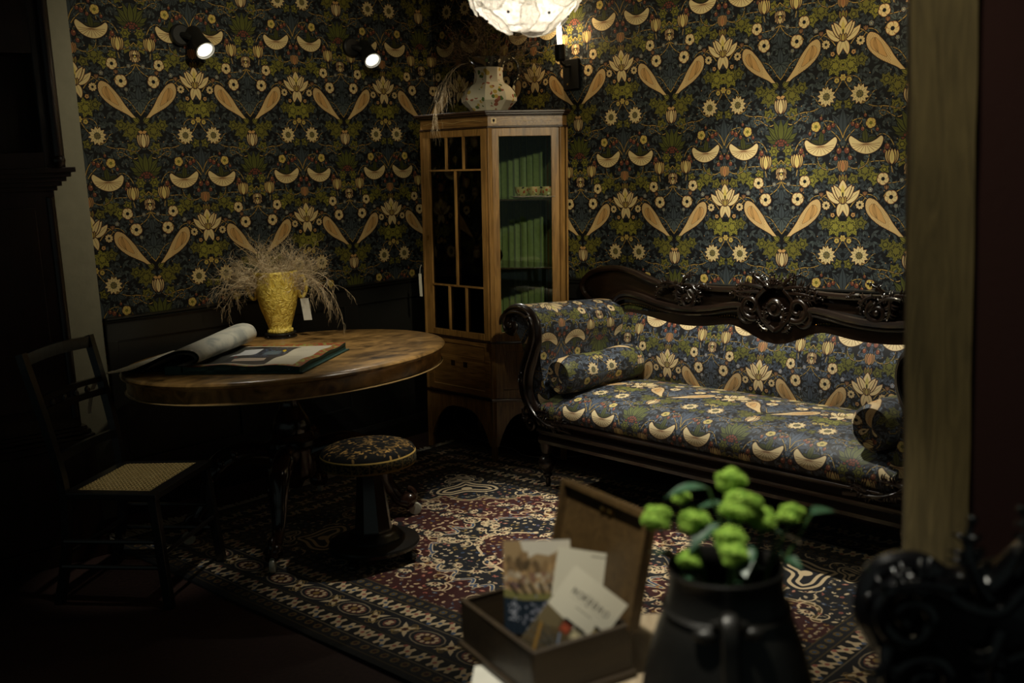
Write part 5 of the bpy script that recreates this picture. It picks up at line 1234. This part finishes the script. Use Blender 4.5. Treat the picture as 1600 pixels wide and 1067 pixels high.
# local y = away from the camera, x = to the right
M['pale_top'] = wood('pale_scrubbed_top', (.30, .225, .14), (.52, .42, .28), .55, 'Y', 4, 9, 0)
F0 = math.hypot(.79, .60)
MB().box(-.235, .245, 1.10-F0, 1.718-F0, .763, .785).build('tabletop', 'pale_top', ft, smooth=0, bevel=.004)
MB().box(-.20, .21, 1.13-F0, 1.69-F0, .68, .763).build('apron', 'mahogany', ft, smooth=0)
for x in (-.185, .195):
    for y in (1.15-F0, 1.67-F0): MB().lathe([(0, 0), (.012, 0), (.016, .04), (.013, .06), (.02, .30), (.022, .55), (.016, .60), (.022, .62), (.022, .70), (0, .70)], (x, y, 0), 16).build('leg', 'mahogany', ft, smooth=50)
# paper sheet under the box
MB().box(-.06, .06, -.05, .05, 0, .0012).build('paper_sheet', 'paper', smooth=0, loc=(1.030, 1.054, .7855), rot=(0, 0, math.atan2(.65, .76)), label='corner of a pale paper sheet sticking out under the wooden box', cat='paper')
bx = thing('wooden_box', 'open brown wooden box with its lid up, holding leaflets, in the foreground', 'box', (1.008, .966, .7875), (0, 0, math.radians(-17)))
bw, bl, bh, tk = .171, .240, .083, .008
mb = MB(); mb.box(0, bw, 0, tk, .006, bh); mb.box(0, bw, bl-tk, bl, .006, bh); mb.box(0, tk, tk, bl-tk, .006, bh); mb.box(bw-tk, bw, tk, bl-tk, .006, bh); mb.box(0, bw, 0, bl, .002, .008)
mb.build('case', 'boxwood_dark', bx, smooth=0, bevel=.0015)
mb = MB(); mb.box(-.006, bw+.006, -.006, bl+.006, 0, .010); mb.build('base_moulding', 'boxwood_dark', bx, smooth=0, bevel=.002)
lt = math.radians(14)
lf = lambda u, y, d: (bw+.004+u*math.sin(lt)+d*math.cos(lt), y, bh-.012+u*math.cos(lt)-d*math.sin(lt))
mb = MB(); mb.box(.0, .180, -.003, bl+.003, 0, .009, lf); 
for a in ((.0, .180, -.003, .006), (.0, .180, bl-.006, bl+.003), (.171, .180, .006, bl-.006), (0, .009, .006, bl-.006)): mb.box(a[0], a[1], a[2], a[3], -.012, 0, lf)
ld = mb.build('lid', 'boxwood', bx, smooth=0, bevel=.0012)
mb = MB(); 
for y in (.105, .125): mb.ball(lf(.158, y, -.003), (.004, .005, .004), 10, 6)
mb.box(.150, .164, .096, .134, -.0015, 0, lf); mb.build('latch', 'brass', ld, smooth=50)
for y in (.05, .19): MB().tube([lf(-.002, y-.015, .004), lf(-.002, y+.015, .004)], .004, 8).build('hinge', 'brass', bx)

# leaflets
def art_room():
    C = Canvas(1., 1.4, 300, (.60, .50, .36)); R = random.Random(14)
    C.poly([(.25, 0), (1, 0), (1, .22), (.85, .13), (.7, .24), (.5, .20), (.38, .26), (.28, .12)], (.80, .77, .70))
    for i in range(46): C.poly(leafpoly(R.uniform(-.05, 1), R.uniform(.15, .5), R.uniform(.12, .3), .10, 1.57+R.uniform(-.5, .5), 0, 6)[0], np.array((.52, .42, .29))*R.uniform(.6, 1.35))
    for i in range(60): C.dot(R.uniform(0, 1), R.uniform(.48, .74), R.uniform(.02, .05), R.choice(((.62, .55, .45), (.42, .33, .30), (.72, .66, .56), (.50, .38, .30))))
    C.poly([(0, .80), (.3, .86), (.7, .84), (1, .78), (1, 1.4), (0, 1.4)], (.10, .14, .18)); C.poly([(0, .72), (.3, .80), (.7, .80), (1, .70), (1, .82), (.7, .90), (.3, .90), (0, .84)], (.46, .44, .26))
    for i in range(6): C.line([(.08+i*.15, .66), (.2+i*.13, .80)], .035, (.05, .06, .06))
    for i in range(12): C.line([(.05+i*.09, .9), (.05+i*.09, 1.4)], .01, (.16, .20, .25))
    for i in range(160): C.dot(R.gauss(.62, .17), R.gauss(1.12, .10), R.uniform(.01, .02), (.50, .51, .56))
    for i in range(40): C.dot(R.gauss(.15, .04), R.gauss(1.05, .06), .015, (.55, .56, .60))
    return np.clip(C.a, 0, 1)
STR = {'N': [((0, 0), (0, 1)), ((0, 1), (.7, 0)), ((.7, 0), (.7, 1))], 'O': 'o', 'R': [((0, 0), (0, 1)), ((0, 1), (.5, 1)), ((.5, 1), (.6, .75)), ((.6, .75), (.5, .5)), ((.5, .5), (0, .5)), ((.3, .5), (.65, 0))], 'B': [((0, 0), (0, 1)), ((0, 1), (.5, 1)), ((.5, 1), (.58, .76)), ((.58, .76), (.45, .53)), ((0, .53), (.5, .53)), ((.5, .53), (.65, .26)), ((.65, .26), (.5, 0)), ((.5, 0), (0, 0))]}
def art_cream():
    C = Canvas(1., 1.45, 300, (.84, .81, .73)); R = random.Random(5)
    x = .20
    for c in 'NORRBRO':
        h = .095
        if c == 'O':
            t = np.linspace(0, TAU, 22); C.line(np.stack([x+.037+.037*np.cos(t), .33+h/2*np.sin(t)], 1), .013, (.16, .15, .14))
        else:
            for (a, b), (d, e) in STR[c]: C.line([(x+a*.08, .33+h/2-b*h), (x+d*.08, .33+h/2-e*h)], .013, (.16, .15, .14))
        x += .096
    C.line([(.40, .25), (.62, .25)], .006, (.5, .48, .42)); C.line([(.22, .43), (.80, .43)], .005, (.58, .56, .50)); C.line([(.38, .52), (.66, .52)], .012, (.46, .44, .38)); C.dot(.50, .40, .016, (.40, .38, .34))
    C.poly([(0, .74), (.34, .78), (.62, .84), (.92, .98), (1, 1.04), (1, 1.45), (0, 1.45)], (.34, .29, .20))
    C.poly([(0, .74), (.3, .78), (.35, .95), (0, 1.1)], (.42, .37, .26))
    for i in range(60): C.line([(R.uniform(0, 1), R.uniform(1.0, 1.45)), (R.uniform(0, 1), R.uniform(1.0, 1.45))], .012, R.choice(((.12, .14, .15), (.40, .42, .44), (.18, .17, .14))), al=.5)
    C.line([(.10, 1.05), (.25, 1.45)], .05, (.55, .42, .20)); C.line([(.42, 1.0), (.62, 1.45)], .03, (.48, .52, .60))
    for x, y, w_, h, c in ((.36, .80, .16, .16, (.50, .24, .16)), (.55, .80, .15, .17, (.62, .58, .46)), (.72, .82, .13, .17, (.46, .26, .13)), (.80, .62, .14, .16, (.55, .48, .28))):
        C.poly([(x, y), (x+w_, y), (x+w_, y+h), (x, y+h)], c); C.poly([(x-.01, y-.055), (x+w_+.01, y-.055), (x+w_+.01, y), (x-.01, y)], (.03, .03, .03)); C.poly([(x+.03, y+.05), (x+w_-.03, y+.05), (x+w_-.03, y+h-.04), (x+.03, y+h-.04)], np.array(c)*1.3)
    C.poly([(.62, 1.12), (1, 1.2), (1, 1.28), (.62, 1.2)], (.04, .04, .04)); return np.clip(C.a, 0, 1)
def art_plain():
    C = Canvas(1., 1.45, 200, (.84, .81, .73)); C.line([(.55, .08), (.85, .08)], .02, (.5, .48, .42)); C.poly([(0, .8), (1, .9), (1, 1.45), (0, 1.45)], (.35, .30, .22)); return C.a
M['art_room'] = printed('room_photo_card', art_room(), .4, spec=.4); M['art_cream'] = printed('cream_card', art_cream(), .4, spec=.4); M['art_plain'] = printed('plain_card', art_plain(), .4, spec=.4)
def leaflet(tl, phi, lean, w_, h, mat, label, back=0., yaw=0.):
    u = Vector((.70, -.714, 0)); u.rotate(Matrix.Rotation(yaw, 3, 'Z')); fw = Vector((-u.y, u.x, 0)); up = (Vector((0, 0, 1))*math.cos(lean)+fw*math.sin(lean)); W_ = u*math.cos(phi)-up*math.sin(phi); H_ = u*math.sin(phi)+up*math.cos(phi); N = W_.cross(H_)
    o = Vector(tl)+fw*back; mb = MB(); c = o+W_*w_/2-H_*h/2
    rows = [[tuple(W_*((i/6-.5)*w_)+H_*((j/8-.5)*h)+N*(.003*math.sin(PI*i/6))) for j in range(9)] for i in range(7)]
    mb.grid(rows, uv=lambda i, j: (i/6, j/8)); mb.grid([[tuple(Vector(p)-N*.0008) for p in r] for r in rows], uv=lambda i, j: (.9, .98))
    return mb.build('leaflet', mat, smooth=60, loc=c, label=label, cat='leaflet', group=None)
leaflet((1.120, 1.130, .972), .03, .22, .108, .148, 'art_room', 'leaflet with a room photograph, the largest and leftmost in the wooden box')
leaflet((1.175, 1.060, .962), .20, .20, .100, .140, 'art_plain', 'white leaflet at the back of the box, just behind the room photograph one')
leaflet((1.190, 1.055, .955), .30, .20, .100, .140, 'art_plain', 'white leaflet with a grey line near its edge, in the middle of the fan behind')
leaflet((1.203, 1.040, .945), .46, .20, .100, .140, 'art_plain', 'white leaflet rightmost in the fan, behind the cream one')
leaflet((1.134, .989, .960), .70, .24, .100, .140, 'art_cream', 'cream leaflet with a dark heading and small jars, tilted in front of the others')

# ================================================================ METAL JUG WITH FLOWERS
jx, jy = 1.082, .690
mj = thing('metal_jug', 'tall dark pewter jug in the foreground, holding green pompom flowers', 'jug', (jx, jy, .7865), (0, 0, math.radians(215)))
JS = .95
mj.scale = (1, 1, JS)
MB().lathe([(0, 0), (.116, 0), (.121, .006), (.121, .02), (.118, .05), (.109, .11), (.096, .165), (.083, .205), (.079, .212), (.080, .218), (.076, .224), (.073, .250), (.073, .268), (.075, .272), (.073, .275), (.070, .272), (.069, .25), (.075, .21), (.09, .16), (.10, .10), (.10, .02), (0, .015)], n=64).build('jug_body', 'jug', mj, smooth=50)
h = catmull(np.array([(.074, 0, .232), (.092, 0, .240), (.106, 0, .226), (.112, 0, .190), (.120, 0, .130), (.125, 0, .08), (.119, 0, .04)]), 6, closed=False)
MB().tube([(x, y, z) for x, y, z in h], .0075, 8, flat=1.5, ax=(0, 1, 0)).build('handle', 'jug', mj)
mb = MB(); mb.ball((.081, -.028, .212), (.012, .018, .010), 12, 8); mb.ball((.081, .028, .216), (.010, .015, .009), 12, 8); mb.tube([(.082, -.02, .226), (.088, 0, .236), (.082, .02, .226)], .006, 8); mb.build('lug', 'jug', mj)
MB().lathe([(.1175, .058), (.1195, .061), (.117, .064)], n=64).build('band', 'jug', mj, smooth=60); MB().lathe([(.078, .213), (.083, .217), (.078, .222)], n=64).build('band', 'jug', mj, smooth=60)
R = random.Random(21)
def pompom(label, c, r, squash=.9, droop=0., leaves=1, k=0):
    rim = Vector((jx, jy, 1.05)); c = Vector(c)+Vector((.006, -.007, -.013)); base = rim+(c-rim)*.12+Vector((0, 0, -.10)); base = Vector((jx+(c.x-jx)*.25, jy+(c.y-jy)*.25, .86))
    t = thing('green_pompom_flower', label, 'flower', tuple(base), group=None)
    rel = c-base; mid = Vector((rel.x*.45, rel.y*.45, rel.z*.62))
    MB().tube(smooth_path([(0, 0, 0), tuple(mid), tuple(rel-Vector((0, 0, r*.5)))], 6), .0022, 6).build('stem', 'stem', t)
    ph = [R.uniform(0, 6) for _ in range(6)]
    def lump(p): return 1+.11*math.sin(p.x*4+ph[0])*math.sin(p.y*4+ph[1])+.09*math.sin(p.z*5+ph[2]+p.x*3)+.05*math.sin(p.x*11+ph[3])*math.sin(p.y*12+ph[4])-.22*max(0, -p.z-.3)
    mb = MB(); mb.ball(tuple(rel), (r, r, r*squash), 40, 24, fn=lump)
    # short florets all over the ball
    nf = int(900*(r/.02)**2)
    for i in range(nf):
        zz = 1-1.75*(i+.5)/nf; a = i*2.39996; q = math.sqrt(max(0, 1-zz*zz)); p = Vector((q*math.cos(a), q*math.sin(a), zz)); kk = lump(p)
        o = rel+Vector((p.x*r*kk, p.y*r*kk, p.z*r*squash*kk)); n_ = (p+Vector((R.uniform(-.5, .5), R.uniform(-.5, .5), R.uniform(-.3, .6)))*.7).normalized(); s = n_.orthogonal().normalized()*.0007
        j = len(mb.V); mb.V.extend([tuple(o-s), tuple(o+s), tuple(o+n_*.0026)]); mb.face((j, j+1, j+2))
    mb.build('flower_head', 'flower', t, smooth=0)
    for q in range(leaves):
        a = R.uniform(0, TAU); lp, lm = leafpoly(0, 0, R.uniform(.035, .055), .020, 0, .25, 9); b = rel*R.uniform(.5, .82); e = R.uniform(-.2, .5); mb = MB()
        mb.prism([(x, y) for x, y in lp], -.0004, .0004, lambda x, y, z: (b.x+x*math.cos(a)-y*math.sin(a), b.y+x*math.sin(a)+y*math.cos(a), b.z+x*e+z-8*x*x+abs(y)*.3)); mb.build('leaf', 'leaf_light' if q == 0 and k % 3 == 0 else 'leaf_green', t, smooth=0)
HD = [((1.031, .770, 1.119), .0185, 'green pompom flower farthest left, touching the box lid'), ((1.078, .765, 1.137), .0105, 'small green pompom flower above the second one from the left'), ((1.062, .735, 1.115), .0190, 'green pompom flower second from the left, just right of the leftmost one'),
      ((1.122, .716, 1.157), .0180, 'topmost green pompom flower in the jug, behind the largest one'), ((1.097, .687, 1.133), .0235, 'largest green pompom flower, in the middle of the bunch'), ((1.060, .680, 1.103), .0180, 'green pompom flower directly below the largest one'),
      ((1.046, .665, 1.090), .0165, 'half-open green flower low in the middle over the jug rim'), ((1.120, .668, 1.112), .0165, 'green pompom flower right of the middle, second from the right'), ((1.150, .645, 1.117), .0150, 'green pompom flower farthest right, beside dark leaves'), ((1.030, .720, 1.075), .0140, 'smallest pale green flower drooping over the left of the jug rim')]
for k, (c, r, lb) in enumerate(HD): pompom(lb, c, r, .92, leaves=2, k=k)
# dark broad leaves of one more spray
sp = thing('leafy_spray', 'spray of dark broad leaves standing among the green pompom flowers', 'leaves', (jx+.03, jy-.02, .88))
mb = MB(); mb2 = MB()
for (dx, dy, dz, a, L, e) in ((-.02, .05, .26, 2.4, .06, .2), (.055, -.055, .225, -.3, .05, .1), (.0, .04, .235, 1.9, .05, -.1), (-.03, .03, .22, 2.9, .055, -.2), (.03, -.02, .20, -.2, .05, -.3), (-.03, -.01, .20, 3.6, .05, -.2)):
    mb2.tube(smooth_path([(0, 0, 0), (dx*.4, dy*.4, dz*.6), (dx, dy, dz)], 5), .0018, 5)
    lp, lm = leafpoly(0, 0, L, .028, 0, .2, 9); mb.prism([(x, y) for x, y in lp], -.0005, .0005, lambda x, y, z: (dx+x*math.cos(a)-y*math.sin(a), dy+x*math.sin(a)+y*math.cos(a), dz+x*e+z-6*x*x+abs(y)*.25))
mb.build('leaves', 'leaf_green', sp, smooth=0, kind='stuff'); mb2.build('stems', 'stem', sp)

# ================================================================ CARVED BLACK CHAIR (foreground right)
cc = thing('carved_chair', 'glossy black carved chair back with curling scrollwork, bottom right foreground', 'chair', (1.248, .414, 0), (0, 0, math.atan2(-.81, .58)))
cc.scale = (1, 1, 1.036)
# local x along the back (to the right in view), y away from the camera, z up
fr_ = lambda a, z, d: (a, -d, z)
mb = MB(); P = catmull(np.array([(-.115, .90), (-.150, .955), (-.140, 1.010), (-.095, 1.022), (-.055, 1.0), (-.01, .995), (.03, 1.035), (.08, 1.058), (.14, 1.050), (.19, 1.01), (.24, 1.005), (.28, .98), (.30, .93), (.27, .88)]), 6, closed=False)
mb.tube([fr_(a, z, 0) for a, z in P], .017, 10); mb.tube([fr_(a*.86+.01, z*.9+.075, .012) for a, z in P], .010, 8); mb.build('crest_rail', 'gloss_black', cc)
G = []; 
for i in range(25):
    t = i/24; a = -.12+.40*t; zt = .985+.045*math.sin(PI*t); G.append([fr_(a, .62+(zt-.62)*j/10, .004+.018*math.sin(PI*j/10)*math.sin(PI*t)) for j in range(11)])
mb = MB().grid(G); mb.grid([[(x, y+.03, z) for x, y, z in r] for r in G]); 
for k in (0, -1): mb.grid([G[k], [(x, y+.03, z) for x, y, z in G[k]]])
mb.grid([[r[0] for r in G], [(r[0][0], r[0][1]+.03, r[0][2]) for r in G]]); mb.grid([[r[-1] for r in G], [(r[-1][0], r[-1][1]+.03, r[-1][2]) for r in G]])
mb.build('back_panel', 'gloss_black', cc, smooth=50)
mb = MB()
for c, r0, a0, tr in (((-.105, .965), .045, 1.5, 1.5), ((-.085, .885), .040, 3.6, -1.4), ((.09, 1.005), .05, .4, 1.3), ((.22, .97), .045, 1.6, -1.4), ((-.12, .815), .035, 2.0, 1.2)):
    mb.tube(spiral(c, r0, .008, a0, tr, 24, lambda a, b: fr_(a, b, .022)), [.014*(1-.45*i/23) for i in range(24)], 8)
for c, L, a, b, w in (((-.06, 1.0), .10, 2.7, 1.2, .012), ((-.02, .99), .10, 2.2, -1., .012), ((.02, 1.02), .08, 1.2, .9, .011), ((.10, 1.045), .08, .2, -1.1, .012), ((.12, 1.05), .06, 1.4, -.8, .010), ((.17, 1.02), .09, .3, .9, .012), ((.22, 1.0), .08, -.4, .8, .011), ((-.13, .93), .09, -1.8, .8, .012), ((-.12, .87), .09, -1.2, -.9, .011), ((-.09, .83), .08, -.9, .9, .010), ((.04, .97), .10, -.4, -.7, .011), ((.26, .95), .09, -1.3, .6, .012), ((.0, .95), .10, -2.0, .8, .010)): acanthus(mb, c, L, a, b, w, lambda s, z, d: fr_(s, z, d+.012))
mb.build('scroll_carving', 'gloss_black', cc, smooth=60)
mb = MB(); mb.tube([fr_(a, z, .02) for a, z in catmull(np.array([(-.02, .90), (.04, .925), (.10, .92), (.16, .895), (.20, .86)]), 6, closed=False)], .007, 8); mb.tube([fr_(a, z, .02) for a, z in catmull(np.array([(-.10, .80), (-.05, .815), (.0, .80), (.04, .76)]), 6, closed=False)], .010, 8); mb.build('panel_beads', 'gloss_black', cc)
for x in (-.115, .275):
    MB().tube(smooth_path([(x, .03, .0), (x, .015, .30), (x, .0, .45), (x, .015, .75), (x, .01, .93)], 6), .020, 10).build('leg', 'gloss_black', cc)
    MB().tube(smooth_path([(x, -.44, 0), (x, -.455, .15), (x, -.43, .36), (x, -.43, .42)], 6), [.016]*8+[.02]*11, 10).build('leg', 'gloss_black', cc)
mb = MB().box(-.14, .30, -.46, .02, .40, .44); mb.build('seat_rail', 'gloss_black', cc, smooth=0, bevel=.008)
G = [[(-.13+.42*i/12, -.45+.46*j/12, .44+.05*(math.sin(PI*i/12)*math.sin(PI*j/12))**.4) for j in range(13)] for i in range(13)]
MB().grid(G).build('seat', 'ebony', cc, smooth=60)
